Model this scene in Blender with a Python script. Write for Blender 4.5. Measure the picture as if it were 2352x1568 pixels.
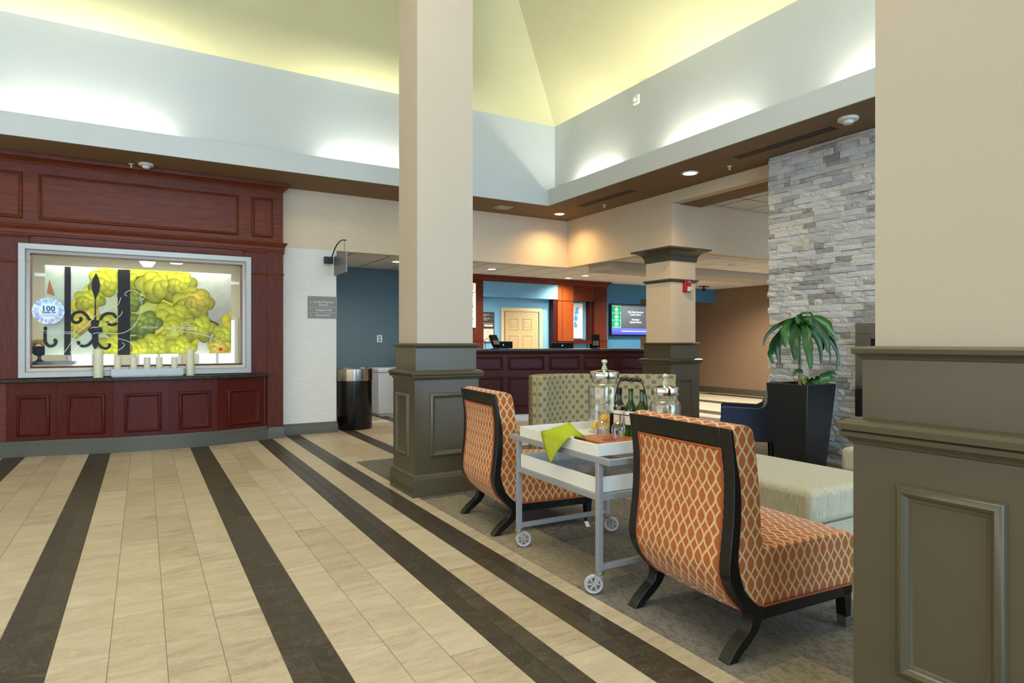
import bpy, bmesh, math, random
from mathutils import Vector, Matrix
random.seed(11)
D = bpy.data; S = bpy.context.scene; COL = S.collection
for o in list(D.objects): D.objects.remove(o)
PI = math.pi
R = math.radians

# ------------------------------------------------------------ camera, world, light
cd = D.cameras.new('camera'); cam = D.objects.new('camera', cd); COL.objects.link(cam)
cam.location = (0, 0, 1.35); cam.rotation_euler = (R(90), 0, R(-30.44))
cd.sensor_fit = 'HORIZONTAL'; cd.sensor_width = 36; cd.lens = 36 * 1441 / 2352
cd.clip_start = 0.05; cd.clip_end = 100
S.camera = cam
w = D.worlds.new('sky'); S.world = w; w.use_nodes = True
bg = w.node_tree.nodes['Background']
bg.inputs[0].default_value = (0.80, 0.90, 1.0, 1); bg.inputs[1].default_value = 1.15
S.view_settings.view_transform = 'Standard'; S.view_settings.look = 'None'
S.view_settings.exposure = 0.0; S.view_settings.gamma = 1; S.view_settings.use_curve_mapping = False

def area(name, loc, rot, sx, sy, power, col=(1, 1, 1), spread=180):
    l = D.lights.new(name, 'AREA'); l.shape = 'RECTANGLE'; l.size = sx; l.size_y = sy
    l.energy = power; l.color = col; l.spread = R(spread)
    o = D.objects.new(name, l); COL.objects.link(o); o.location = loc; o.rotation_euler = rot
    return o
def spot(name, loc, power, col, ang=110, blend=0.8, r=0.05, rot=(0, 0, 0)):
    l = D.lights.new(name, 'SPOT'); l.energy = power; l.color = col; l.spot_size = R(ang); l.spot_blend = blend; l.shadow_soft_size = r
    o = D.objects.new(name, l); COL.objects.link(o); o.location = loc; o.rotation_euler = rot
    return o
WARM = (1.0, 0.64, 0.27); COVE = (1.0, 0.95, 0.76)
# daylight through the tall glazed front of the lobby, behind the camera
area('window_daylight', (2.6, -8.9, 3.3), (R(90), 0, 0), 14.0, 5.6, 2000, (0.46, 0.71, 1.0))
area('side_fill_light', (-5.9, 0.5, 1.9), (R(90), 0, R(-90)), 11.0, 2.6, 190, (1.0, 0.88, 0.74))  # warm fill added in front of the left wall
# unseen warm fill added high in the vault to light the floor evenly
area('vault_fill_light', (0.7, 2.6, 6.1), (0, 0, 0), 2.6, 2.6, 190, (1.0, 0.84, 0.64))
# strip lamps standing on the cove ledge
for x, ln in ((-2.9, 1.3), (-0.55, 1.5), (2.85, 1.35)):
    if ln: area('cove_strip_light', (x, 8.53, 3.70), (R(180 - 12), 0, 0), ln, 0.05, 24 * ln, COVE)
for y, ln in ((7.45, 0.9), (5.35, 1.2), (3.0, 1.2), (0.6, 1.2)):
    area('cove_strip_light', (5.812, y, 3.70), (R(180), R(12), 0), 0.05, ln, 24 * ln, COVE)
for y in (6.5, 3.6, 0.6):
    area('cove_strip_light', (-4.46, y, 3.66), (R(180), 0, 0), 0.05, 1.4, 50, COVE)
# down lights with lenses built in the ceiling, plus unseen spots added as fill
for p, e in (((6.2, 8.93, 3.52), 100), ((6.17, 5.9, 3.52), 105)):
    spot('downlight_and_fill_beam', p, e, WARM, 150, 1.0)
for p, e in (((3.74, 10.25, 2.69), 50), ((5.66, 10.39, 2.69), 330), ((7.89, 10.43, 2.69), 380), ((7.9, 11.1, 2.69), 120),
             ((9.9, 10.4, 2.69), 260), ((9.2, 7.6, 2.69), 320), ((11.6, 9.6, 2.69), 330), ((11.6, 6.6, 2.69), 330), ((2.3, 10.6, 2.69), 60), ((4.4, 7.9, 3.52), 40)):  # spots on this line are added for local light, no lenses built
    spot('downlight_and_fill_beam', p, e, (1.0, 0.92, 0.79), 155, 0.9)

# ------------------------------------------------------------ materials
def lin(c):
    if isinstance(c, str):
        c = [int(c[i:i + 2], 16) / 255 for i in (0, 2, 4)]
        return tuple(x / 12.92 if x <= 0.04045 else ((x + 0.055) / 1.055) ** 2.4 for x in c)
    return tuple(c)
class NT:
    def __init__(s, name):
        s.m = D.materials.new(name); s.m.use_nodes = True; s.t = s.m.node_tree; s.b = s.t.nodes['Principled BSDF']
    def n(s, typ, **kw):
        x = s.t.nodes.new(typ)
        for k, v in kw.items():
            if k.startswith('i_'):
                key = k[2:]; key = int(key) if key.isdigit() else key.replace('_', ' ')
                s.put(x.inputs[key], v)
            else: setattr(x, k, v)
        return x
    def put(s, sock, v):
        if hasattr(v, 'is_output') or hasattr(v, 'links'): s.t.links.new(v, sock)
        elif isinstance(v, (tuple, list)) and len(v) == 3 and len(sock.default_value) == 4: sock.default_value = (*v, 1)
        else: sock.default_value = v
    def m_(s, op, a, b=0.0, c=0.0, clamp=False):
        x = s.n('ShaderNodeMath', operation=op, use_clamp=clamp)
        s.put(x.inputs[0], a); s.put(x.inputs[1], b)
        if op in ('MULTIPLY_ADD', 'COMPARE', 'SMOOTH_MIN', 'SMOOTH_MAX', 'WRAP'): s.put(x.inputs[2], c)
        return x.outputs[0]
    def coord(s, scale=(1, 1, 1), kind='Object', rnd=False):
        tc = s.n('ShaderNodeTexCoord'); src = tc.outputs[kind]
        mp = s.n('ShaderNodeMapping'); mp.inputs['Scale'].default_value = scale; s.put(mp.inputs[0], src)
        if rnd:
            oi = s.n('ShaderNodeObjectInfo')
            cx = s.n('ShaderNodeCombineXYZ'); r = s.m_('MULTIPLY', oi.outputs['Random'], 57.0)
            s.put(cx.inputs[0], r); s.put(cx.inputs[1], s.m_('MULTIPLY', r, 1.7)); s.put(cx.inputs[2], r)
            s.put(mp.inputs['Location'], cx.outputs[0])
        return mp.outputs[0]
    def noise(s, vec, scale, detail=4, rough=0.55, dist=0.0):
        x = s.n('ShaderNodeTexNoise'); s.put(x.inputs['Vector'], vec); x.inputs['Scale'].default_value = scale
        x.inputs['Detail'].default_value = detail; x.inputs['Roughness'].default_value = rough; x.inputs['Distortion'].default_value = dist
        return x.outputs[0]
    def ramp(s, fac, stops):
        x = s.n('ShaderNodeValToRGB'); s.put(x.inputs[0], fac); cr = x.color_ramp
        while len(cr.elements) < len(stops): cr.elements.new(0.5)
        for e, (p, c) in zip(cr.elements, stops): e.position = p; e.color = (*lin(c), 1)
        return x.outputs[0]
    def mix(s, fac, a, b, bl='MIX'):
        x = s.n('ShaderNodeMix', data_type='RGBA', blend_type=bl); s.put(x.inputs[0], fac); s.put(x.inputs[6], a); s.put(x.inputs[7], b)
        return x.outputs[2]
    def bump(s, h, strength=0.2, dist=0.01):
        x = s.n('ShaderNodeBump'); x.inputs['Strength'].default_value = strength; x.inputs['Distance'].default_value = dist
        s.put(x.inputs['Height'], h); s.put(s.b.inputs['Normal'], x.outputs[0])
    def set(s, **kw):
        for k, v in kw.items(): s.put(s.b.inputs[k.replace('_', ' ')], v)
        return s.m
def plain(name, c, rough=0.5, metal=0.0, var=0.06, scale=6, **kw):
    t = NT(name); c = lin(c)
    f = t.noise(t.coord(), scale, 3)
    a = tuple(max(0, x * (1 - var)) for x in c); b = tuple(min(1, x * (1 + var)) for x in c)
    x = t.n('ShaderNodeMix', data_type='RGBA'); t.put(x.inputs[0], f); t.put(x.inputs[6], a); t.put(x.inputs[7], b)
    t.set(Base_Color=x.outputs[2], Roughness=rough, Metallic=metal, **kw)
    return t.m
def emit(name, c, strength):
    t = NT(name); t.set(Base_Color=lin(c), Emission_Color=lin(c), Emission_Strength=strength, Roughness=0.6); return t.m
def paint(name, c, rough=0.6, peel=0.06, var=0.03):
    t = NT(name); c = lin(c); v = t.coord()
    f = t.noise(v, 3, 2); g = t.noise(v, 220, 2)
    col = t.mix(f, tuple(x * (1 - var) for x in c), tuple(min(1, x * (1 + var)) for x in c))
    t.set(Base_Color=col, Roughness=rough); t.bump(g, peel, 0.004); return t.m
def wood(name, dark, light, grain='Z', rough=0.32, coat=0.25, rnd=False):
    t = NT(name); sc = {'X': (1.2, 14, 14), 'Y': (14, 1.2, 14), 'Z': (14, 14, 1.2)}[grain]
    v = t.coord(sc, rnd=rnd); f = t.noise(v, 3.2, 6, 0.62, 0.6)
    g = t.noise(t.coord(tuple(x * 6 for x in sc), rnd=rnd), 5, 3, 0.7)
    c = t.mix(0.28, t.ramp(f, ((0.25, dark), (0.75, light))), t.ramp(g, ((0.3, dark), (0.7, light))))
    t.set(Base_Color=c, Roughness=rough, Coat_Weight=coat, Coat_Roughness=0.3, Specular_IOR_Level=0.16); t.bump(g, 0.05, 0.002); return t.m
def wallpaper(name, c, rough=0.85, k=0.09):
    t = NT(name); c = lin(c); v = t.coord((30, 30, 260)); f = t.noise(v, 1.0, 4, 0.7)
    g = t.noise(t.coord((8, 8, 90)), 1.0, 3, 0.6)
    h = t.m_('ADD', t.m_('MULTIPLY', f, 0.6), t.m_('MULTIPLY', g, 0.4))
    r = t.n('ShaderNodeMapRange'); t.put(r.inputs[0], h); r.inputs[1].default_value = 0.35; r.inputs[2].default_value = 0.65
    col = t.mix(r.outputs[0], tuple(x * (1 - k) for x in c), tuple(min(1, x * (1 + k)) for x in c))
    t.set(Base_Color=col, Roughness=rough); t.bump(h, 0.25, 0.004); return t.m
def thin_glass(name, tint=(1, 1, 1), refl=0.06, edge=0.5, rough=0.0):
    t = NT(name); t.t.nodes.remove(t.b); out = t.t.nodes['Material Output']
    tr = t.n('ShaderNodeBsdfTransparent'); tr.inputs[0].default_value = (*tint, 1)
    gl = t.n('ShaderNodeBsdfGlossy'); gl.inputs['Roughness'].default_value = rough; gl.inputs[0].default_value = (1, 1, 1, 1)
    lw = t.n('ShaderNodeLayerWeight'); lw.inputs[0].default_value = 0.35
    f = t.m_('MULTIPLY_ADD', t.m_('POWER', lw.outputs['Facing'], 2.5), edge, refl, clamp=True)
    mx = t.n('ShaderNodeMixShader'); t.put(mx.inputs[0], f); t.put(mx.inputs[1], tr.outputs[0]); t.put(mx.inputs[2], gl.outputs[0])
    t.put(out.inputs[0], mx.outputs[0]); return t.m
M = {}
M['wall_white'] = wallpaper('pale_wallpaper', 'd6d4cf')
M['wall_tan'] = wallpaper('tan_wallpaper', (0.64, 0.52, 0.37))
M['wall_blue_dark'] = wallpaper('slate_blue_wallpaper', '5b6d74', k=0.05)
M['wall_blue'] = wallpaper('blue_wallpaper', '6fa3bd', k=0.05)
M['wall_blue_deep'] = wallpaper('deep_blue_wallpaper', '41789b', k=0.05)
M['wall_brown'] = wallpaper('brown_wallpaper', '846a50', k=0.06)
M['shaft'] = paint('greige_paint', 'b2a797', 0.7)
M['olive'] = paint('olive_grey_trim_paint', '4d4635', 0.30, 0.04)
M['olive_wall'] = paint('grey_baseboard_paint', '504f46', 0.45, 0.08)
M['white'] = paint('white_cove_paint', 'bcc2c4', 0.75)
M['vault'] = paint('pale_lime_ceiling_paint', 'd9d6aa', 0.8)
M['soffit'] = paint('taupe_soffit_paint', '7f6444', 0.8)
M['crown'] = paint('dark_olive_crown_paint', '4c4536', 0.4, 0.04)
M['woodX'] = wood('mahogany_grain_across', '40190d', '78381f', 'X', 0.42, 0.06)
M['woodZ'] = wood('mahogany_grain_upright', '3a160d', '6a2f1c', 'Z', 0.42, 0.06, rnd=True)
M['woodR'] = wood('red_mahogany', '330d08', '5c1b10', 'Z', 0.42, 0.06, rnd=True)
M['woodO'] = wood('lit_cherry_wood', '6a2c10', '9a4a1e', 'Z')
M['woodD'] = wood('dark_desk_mahogany', '2a0d0c', '451812', 'Z', 0.42, 0.06)
M['granite'] = None
t = NT('dark_granite'); v = t.coord(); f = t.noise(v, 90, 4, 0.7); g = t.noise(v, 28, 3)
t.set(Base_Color=t.ramp(t.m_('MULTIPLY_ADD', f, 0.7, t.m_('MULTIPLY', g, 0.3)), ((0.38, '100f0c'), (0.52, '27241b'), (0.66, '5c543e'))), Roughness=0.42, Specular_IOR_Level=0.3); M['granite'] = t.m
t = NT('brushed_aluminium'); f = t.noise(t.coord((3, 3, 160)), 2.0, 3); t.set(Base_Color=t.ramp(f, ((0.2, '918d86'), (0.8, 'a9a59d'))), Metallic=0.55, Roughness=0.42); M['alu'] = t.m
M['steel'] = plain('stainless_steel', 'b9b2a6', 0.22, 1.0, 0.05)
M['steel_brushed'] = plain('brushed_steel_panel', '8c8a85', 0.38, 1.0, 0.06)
M['chrome'] = plain('polished_silver', 'd8d6d0', 0.08, 1.0, 0.02)
M['black'] = plain('black_lacquer', '0b0a09', 0.28, 0, 0.2)
M['black_metal'] = plain('black_metal', '111112', 0.4, 0.2)
M['black_shine'] = plain('black_enamel', '0d0d0e', 0.25)
M['planter'] = plain('charcoal_planter_finish', '232427', 0.30, 0.15)
M['plastic_white'] = plain('white_plastic', 'd9d7d0', 0.45)
M['white_enamel'] = plain('white_enamel', 'd5d8dc', 0.35)
M['tray_white'] = plain('white_lacquer', 'dad9d3', 0.35, 0, 0.02)
M['cart_grey'] = plain('grey_powder_coat', '8f9092', 0.42, 0.1)
M['wheel'] = plain('pale_grey_wheel', 'a9abad', 0.45)
M['zinc'] = plain('zinc_plate', 'b5b3ac', 0.3, 0.9)
M['candle'] = plain('cream_candle_wax', 'cfcdb4', 0.6, 0, 0.04)
M['door'] = plain('cream_door_paint', 'b59d6e', 0.5, 0, 0.03)
M['casing'] = plain('cream_casing_paint', 'c4ae7e', 0.45, 0, 0.03)
M['sign_grey'] = plain('grey_sign_plate', '7d7873', 0.5, 0.1, 0.04)
M['sign_dark'] = plain('dark_sign_plate', '3a3330', 0.5, 0, 0.05)
M['text_white'] = plain('white_lettering', 'd8d6d2', 0.6, 0, 0.01)
M['blade'] = plain('grey_blade_sign', '6f6c68', 0.35, 0.3, 0.05)
M['vent_dark'] = plain('dark_slot', '0a0806', 0.8)
M['red'] = plain('red_plastic', 'a8101c', 0.3)
M['lens'] = plain('clear_strobe_lens', 'c9c9c9', 0.15)
M['paper'] = plain('cream_paper', 'd9cdb9', 0.8)
M['screen_dark'] = plain('monitor_back', '0e1013', 0.6, Specular_IOR_Level=0.1)
M['grout'] = plain('grey_grout', '857862', 0.9, 0, 0.1, 30)
M['subfloor'] = plain('dark_subfloor', '4a443b', 0.9)
M['lamp_on'] = emit('lit_lamp_lens', (1.0, 0.80, 0.52), 9.0)
M['lamp_white'] = emit('lit_bulb_globe', (1.0, 0.93, 0.80), 1.6)
M['glass'] = thin_glass('clear_glass', (0.968, 0.975, 0.97), 0.055, 1.3)
M['pane'] = thin_glass('display_glass', (0.98, 0.985, 0.98), 0.002, 0.04)
M['bottle'] = thin_glass('green_bottle_glass', (0.16, 0.36, 0.07), 0.05, 0.5)
M['bottle_brown'] = thin_glass('olive_bottle_glass', (0.20, 0.15, 0.03), 0.05, 0.5)
M['lemon'] = plain('lemon_peel', 'f0b400', 0.45, 0, 0.08, 40)
M['piping'] = plain('orange_piping', '97491f', 0.8)
M['soil'] = plain('potting_soil', '1c1712', 0.95)
M['shade_in'] = plain('cream_room_paint', 'd2d0bd', 0.8)

# tiles: tone differs from tile to tile
def tile_mat(name, stops, vein, rough):
    t = NT(name); v = t.coord((1.5, 7.0, 1), rnd=True); oi = t.n('ShaderNodeObjectInfo')
    f = t.noise(v, 1.6, 8, 0.66, 0.9); g = t.noise(t.coord((4, 22, 1), rnd=True), 2.2, 6, 0.7, 1.2)
    h = t.m_('ADD', t.m_('MULTIPLY_ADD', f, 0.55, t.m_('MULTIPLY', g, 0.35)), t.m_('MULTIPLY_ADD', oi.outputs['Random'], 0.13, -0.015))
    c = t.ramp(h, stops)
    n3 = t.noise(t.coord((3, 2.4, 1), rnd=True), 2.0, 7, 0.6, 2.6)
    vn = t.m_('COMPARE', n3, 0.5, 0.006)
    c = t.mix(t.m_('MULTIPLY', vn, 0.35), c, lin(vein))
    t.set(Base_Color=c, Specular_IOR_Level=0.35, Roughness=t.m_('MULTIPLY_ADD', g, 0.2, rough - 0.1)); t.bump(g, 0.05, 0.002); return t.m
M['tile_light'] = tile_mat('travertine_look_tile', ((0.30, '917f69'), (0.46, 'ae9e86'), (0.62, 'c0b29b'), (0.8, 'cabfab')), 'cfc4ae', 0.42)
M['tile_dark'] = tile_mat('dark_slate_look_tile', ((0.3, '2b251d'), (0.5, '3c342a'), (0.75, '51483b')), '8a7e6a', 0.42)
t = NT('grey_carpet'); oi = t.n('ShaderNodeObjectInfo'); v = t.coord((1, 1, 1))
f = t.noise(t.coord((1, 0.6, 1)), 40.0, 5, 0.72, 0.9); g = t.noise(t.coord((110, 16, 1)), 3, 3, 0.6)
base = t.ramp(oi.outputs['Random'], ((0.0, '5b5854'), (0.45, '6b6762'), (0.72, '736e66'), (0.82, '8e8169'), (1.0, '95876e')))
blot = t.n('ShaderNodeMapRange'); t.put(blot.inputs[0], f); blot.inputs[1].default_value = 0.49; blot.inputs[2].default_value = 0.57
base = t.mix(t.m_('MULTIPLY', blot.outputs[0], t.m_('MULTIPLY_ADD', oi.outputs['Random'], -0.55, 0.85, clamp=True)), base, lin('2d2a28'))
base = t.mix(t.m_('MULTIPLY', g, 0.22), base, lin('8a8274'), 'MIX')
t.set(Base_Color=base, Roughness=1.0); t.bump(t.noise(v, 300, 2), 0.5, 0.004); M['carpet'] = t.m
t = NT('split_face_travertine'); oi = t.n('ShaderNodeObjectInfo'); isl = t.n('ShaderNodeNewGeometry'); tone = t.m_('FRACT', t.m_('ADD', oi.outputs['Random'], isl.outputs['Random Per Island'])); v = t.coord((1, 1, 1.6))
f = t.noise(v, 22, 6, 0.7, 0.5); g = t.noise(t.coord((1, 1, 3)), 55, 5, 0.75)
c = t.ramp(tone, ((0.0, 'a8a8aa'), (0.2, 'd2d3d6'), (0.45, 'e2e1e0'), (0.62, 'dad3c6'), (0.78, 'c2c2c4'), (0.9, '88847f'), (1.0, '968c7e')))
c = t.mix(t.m_('MULTIPLY', t.ramp(f, ((0.35, (0, 0, 0)), (0.7, (1, 1, 1)))), 0.5), c, lin('dcdad6'))
c = t.mix(t.m_('MULTIPLY', t.ramp(g, ((0.53, (0, 0, 0)), (0.66, (1, 1, 1)))), 0.62), c, lin('6a645b'))
t.set(Base_Color=c, Roughness=0.9); t.bump(t.m_('ADD', f, g), 0.7, 0.02); M['stone'] = t.m
t = NT('acoustic_ceiling_tile'); f = t.noise(t.coord(), 120, 3, 0.7); t.set(Base_Color=t.ramp(f, ((0.35, 'cccac4'), (0.6, 'e2e0da'))), Roughness=0.95); M['ceil_tile'] = t.m
M['ceil_grid'] = plain('ceiling_grid', '4c4739', 0.8)

def box_uv(t):
    """flat pattern coordinates in metres taken from whichever way the surface faces"""
    tc = t.n('ShaderNodeTexCoord'); p = t.n('ShaderNodeSeparateXYZ'); t.put(p.inputs[0], tc.outputs['Object'])
    n = t.n('ShaderNodeSeparateXYZ'); t.put(n.inputs[0], tc.outputs['Normal'])
    ax, ay, az = (t.m_('ABSOLUTE', n.outputs[i]) for i in range(3))
    isx = t.m_('GREATER_THAN', ax, t.m_('MAXIMUM', ay, az)); isz = t.m_('GREATER_THAN', az, t.m_('MAXIMUM', ax, ay))
    u = t.m_('ADD', t.m_('MULTIPLY', isx, p.outputs[1]), t.m_('MULTIPLY', t.m_('SUBTRACT', 1.0, isx), p.outputs[0]))
    vv = t.m_('ADD', t.m_('MULTIPLY', isz, p.outputs[1]), t.m_('MULTIPLY', t.m_('SUBTRACT', 1.0, isz), p.outputs[2]))
    return u, vv
def ogee(name):
    t = NT(name); u, v = box_uv(t); p, q = 0.0515, 0.089
    loc = t.m_('MULTIPLY', t.m_('ABSOLUTE', t.m_('SUBTRACT', t.m_('FRACT', t.m_('ADD', t.m_('DIVIDE', u, p), 40.0)), 0.5)), 2.0)
    sn = t.m_('ABSOLUTE', t.m_('SINE', t.m_('MULTIPLY', t.m_('DIVIDE', v, q), PI)))
    g = t.m_('MULTIPLY', sn, 0.93)
    slope = t.m_('ABSOLUTE', t.m_('COSINE', t.m_('MULTIPLY', t.m_('DIVIDE', v, q), PI)))
    wd = t.m_('MULTIPLY_ADD', slope, 0.085, 0.155)
    line = t.m_('LESS_THAN', t.m_('ABSOLUTE', t.m_('SUBTRACT', loc, g)), wd)
    th = t.noise(t.coord((40, 40, 700)), 1, 3, 0.7)
    org = t.ramp(th, ((0.3, '8e430f'), (0.5, 'a3551b'), (0.7, 'b2652b')))
    cre = t.ramp(t.noise(t.coord(), 500, 2), ((0.3, 'c29d6c'), (0.7, 'd4b388')))
    t.set(Base_Color=t.mix(line, org, cre), Roughness=0.85, Sheen_Weight=0.15); t.bump(t.m_('ADD', line, t.m_('MULTIPLY', th, 0.4)), 0.12, 0.002); return t.m
M['orange'] = ogee('orange_ogee_fabric')
def squares(name):
    t = NT(name); u, v = box_uv(t); res = None; lines = None
    for k in (0, 1):
        lu = t.m_('MULTIPLY', t.m_('ABSOLUTE', t.m_('SUBTRACT', t.m_('FRACT', t.m_('ADD', t.m_('DIVIDE', u, 0.088), 30.0 + 0.5 * k)), 0.5)), 0.088)
        lv = t.m_('MULTIPLY', t.m_('ABSOLUTE', t.m_('SUBTRACT', t.m_('FRACT', t.m_('ADD', t.m_('DIVIDE', v, 0.104), 30.0 + 0.5 * k)), 0.5)), 0.104)
        d = t.m_('MAXIMUM', lu, lv)
        sq = t.m_('LESS_THAN', d, 0.0138)
        rim = t.m_('MULTIPLY', t.m_('GREATER_THAN', d, 0.0138), t.m_('LESS_THAN', d, 0.0165))
        rim2 = t.m_('MULTIPLY', t.m_('GREATER_THAN', d, 0.0215), t.m_('LESS_THAN', d, 0.0235))
        ln = t.m_('MULTIPLY', t.m_('LESS_THAN', t.m_('ABSOLUTE', t.m_('SUBTRACT', lu, 0.0065)), 0.0011), t.m_('GREATER_THAN', lv, 0.0235))
        ol = t.m_('MAXIMUM', t.m_('MAXIMUM', rim2, ln), rim)
        res = sq if res is None else t.m_('MAXIMUM', res, sq); lines = ol if lines is None else t.m_('MAXIMUM', lines, ol)
    c = t.mix(lines, lin('a3946a'), lin('625d50')); c = t.mix(res, c, lin('6c6350'))
    t.set(Base_Color=c, Roughness=0.85); t.bump(t.noise(t.coord(), 400, 2), 0.2, 0.002); return t.m
M['squares'] = squares('olive_square_print_fabric')
def weave(name, c1, c2, sc=(260, 260, 40)):
    t = NT(name); f = t.noise(t.coord(sc), 1, 4, 0.7); g = t.noise(t.coord((60, 60, 60)), 5, 3)
    t.set(Base_Color=t.ramp(t.m_('MULTIPLY_ADD', f, 0.7, t.m_('MULTIPLY', g, 0.3)), ((0.33, c1), (0.66, c2))), Roughness=0.9, Sheen_Weight=0.2); t.bump(f, 0.3, 0.003); return t.m
M['linen'] = weave('beige_linen', '938a70', 'c2b99e', (120, 120, 12))
M['navy'] = weave('navy_fabric', '121c30', '1f2d47', (300, 300, 300))
M['napkin'] = plain('lime_green_cloth', '9aa512', 0.85, 0, 0.08)
M['board'] = wood('live_edge_board_wood', '93491d', 'c98444', 'Y', 0.3, 0.4)
t = NT('leaf_green'); f = t.noise(t.coord(), 12, 4); oi = t.n('ShaderNodeObjectInfo')
t.set(Base_Color=t.ramp(t.m_('MULTIPLY_ADD', f, 0.6, t.m_('MULTIPLY', oi.outputs['Random'], 0.4)), ((0.25, '0e2c0d'), (0.55, '22501a'), (0.85, '4c7722'))), Roughness=0.35, Transmission_Weight=0.0); M['leaf'] = t.m
M['leaf_yellow'] = plain('yellowed_leaf', '7f9424', 0.4, 0, 0.2, 30)
M['cane'] = plain('tan_cane', '8a6a4a', 0.8, 0, 0.2, 30)
t = NT('printed_colour'); at = t.n('ShaderNodeVertexColor', layer_name='Col'); t.set(Base_Color=at.outputs[0], Roughness=0.7, Specular_IOR_Level=0.05); M['print'] = t.m
t = NT('backlit_print'); at = t.n('ShaderNodeVertexColor', layer_name='Col'); t.set(Base_Color=at.outputs[0], Roughness=0.4, Emission_Color=at.outputs[0], Emission_Strength=0.9); M['screen'] = t.m
t = NT('banana_skin'); f = t.noise(t.coord(), 30, 3); t.set(Base_Color=t.ramp(f, ((0.3, '8a6a10'), (0.6, 'c09a20'))), Roughness=0.5); M['banana'] = t.m

# ------------------------------------------------------------ mesh helpers
class MB:
    def __init__(s): s.v = []; s.f = []; s.mi = []; s.c = None
    def add(s, vs, fs, mi=0):
        o = len(s.v); s.v += [tuple(x) for x in vs]; s.f += [tuple(i + o for i in f) for f in fs]; s.mi += [mi] * len(fs); return s
    def box(s, x0, x1, y0, y1, z0, z1, mi=0):
        x0, x1 = min(x0, x1), max(x0, x1); y0, y1 = min(y0, y1), max(y0, y1); z0, z1 = min(z0, z1), max(z0, z1)
        return s.add([(x0, y0, z0), (x1, y0, z0), (x1, y1, z0), (x0, y1, z0), (x0, y0, z1), (x1, y0, z1), (x1, y1, z1), (x0, y1, z1)],
                     [(3, 2, 1, 0), (4, 5, 6, 7), (0, 1, 5, 4), (1, 2, 6, 5), (2, 3, 7, 6), (3, 0, 4, 7)], mi)
    def loft(s, rings, closed=True, caps=True, mi=0):
        n = len(rings[0]); vs = [p for r in rings for p in r]; fs = []
        for i in range(len(rings) - 1):
            for j in range(n if closed else n - 1):
                k = (j + 1) % n; fs.append((i * n + j, i * n + k, (i + 1) * n + k, (i + 1) * n + j))
        if caps and closed: fs.append(tuple(reversed(range(n)))); fs.append(tuple((len(rings) - 1) * n + j for j in range(n)))
        return s.add(vs, fs, mi)
    def prism(s, poly, ax, a, b, mi=0):
        """polygon in the two axes other than ax, swept from a to b"""
        def P(p, t): return {'X': (t, p[0], p[1]), 'Y': (p[0], t, p[1]), 'Z': (p[0], p[1], t)}[ax]
        ar = sum(poly[i][0] * poly[(i + 1) % len(poly)][1] - poly[(i + 1) % len(poly)][0] * poly[i][1] for i in range(len(poly)))
        pl = list(poly) if (ar > 0) == (ax != 'Y') else list(poly)[::-1]
        return s.loft([[P(p, min(a, b)) for p in pl], [P(p, max(a, b)) for p in pl]], mi=mi)
    def lathe(s, prof, n=24, c=(0, 0, 0), mi=0, caps=True):
        rings = [[(c[0] + r * math.cos(2 * PI * j / n), c[1] + r * math.sin(2 * PI * j / n), c[2] + z) for j in range(n)] for r, z in prof]
        return s.loft(rings, True, caps, mi)
    def tube(s, path, r, n=8, mi=0, caps=True):
        P = [Vector(p) for p in path]; rings = []; up = None
        for i, p in enumerate(P):
            d = (P[min(i + 1, len(P) - 1)] - P[max(i - 1, 0)]).normalized()
            if up is None: up = Vector((0, 0, 1)) if abs(d.z) < 0.9 else Vector((1, 0, 0))
            a = d.cross(up).normalized(); b = a.cross(d).normalized(); up = b
            rr = r[i] if isinstance(r, (list, tuple)) else r
            rings.append([tuple(p + a * rr * math.cos(2 * PI * j / n) + b * rr * math.sin(2 * PI * j / n)) for j in range(n)])
        return s.loft(rings, True, caps, mi)
    def ball(s, c, r, nu=14, nv=9, mi=0, sc=(1, 1, 1)):
        rings = [[(c[0] + sc[0] * r * math.sin(PI * i / nv) * math.cos(2 * PI * j / nu), c[1] + sc[1] * r * math.sin(PI * i / nv) * math.sin(2 * PI * j / nu),
                   c[2] - sc[2] * r * math.cos(PI * i / nv)) for j in range(nu)] for i in range(nv + 1)]
        return s.loft(rings, True, False, mi)
    def rects(s, x0, x1, y0, y1, prof, mi=0, caps=True):
        """stack of rectangles: prof = [(outset, z)]"""
        return s.loft([[(x0 - o, y0 - o, z), (x1 + o, y0 - o, z), (x1 + o, y1 + o, z), (x0 - o, y1 + o, z)] for o, z in prof], True, caps, mi)
    def frame(s, pl, u0, u1, v0, v1, prof, mi=0):
        """mitred picture-frame moulding on plane pl=(origin,u,n); prof = [(inset, height)] from outside in"""
        def W(u, v, n): return (pl[0][0] + pl[1][0] * u + pl[2][0] * n, pl[0][1] + pl[1][1] * u + pl[2][1] * n, pl[0][2] + v)
        rings = [[W(u0 + i, v0 + i, h), W(u1 - i, v0 + i, h), W(u1 - i, v1 - i, h), W(u0 + i, v1 - i, h)] for i, h in prof]
        return s.loft(rings, True, False, mi)
    def panel(s, pl, u0, u1, v0, v1, n, t=0.01, mi=0):
        def W(u, v, h): return (pl[0][0] + pl[1][0] * u + pl[2][0] * h, pl[0][1] + pl[1][1] * u + pl[2][1] * h, pl[0][2] + v)
        return s.loft([[W(u0, v0, n - t), W(u1, v0, n - t), W(u1, v1, n - t), W(u0, v1, n - t)], [W(u0, v0, n), W(u1, v0, n), W(u1, v1, n), W(u0, v1, n)]], mi=mi)
    def poly3(s, pts, mi=0): return s.add(pts, [tuple(range(len(pts)))], mi)
YM = ((0, 0, 0), (1, 0, 0), (0, -1, 0))
def plY(y): return ((0, y, 0), (1, 0, 0), (0, -1, 0))      # wall facing -Y
def plX(x): return ((x, 0, 0), (0, -1, 0), (-1, 0, 0))     # wall facing -X, u = -y
XF = {}
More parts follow.
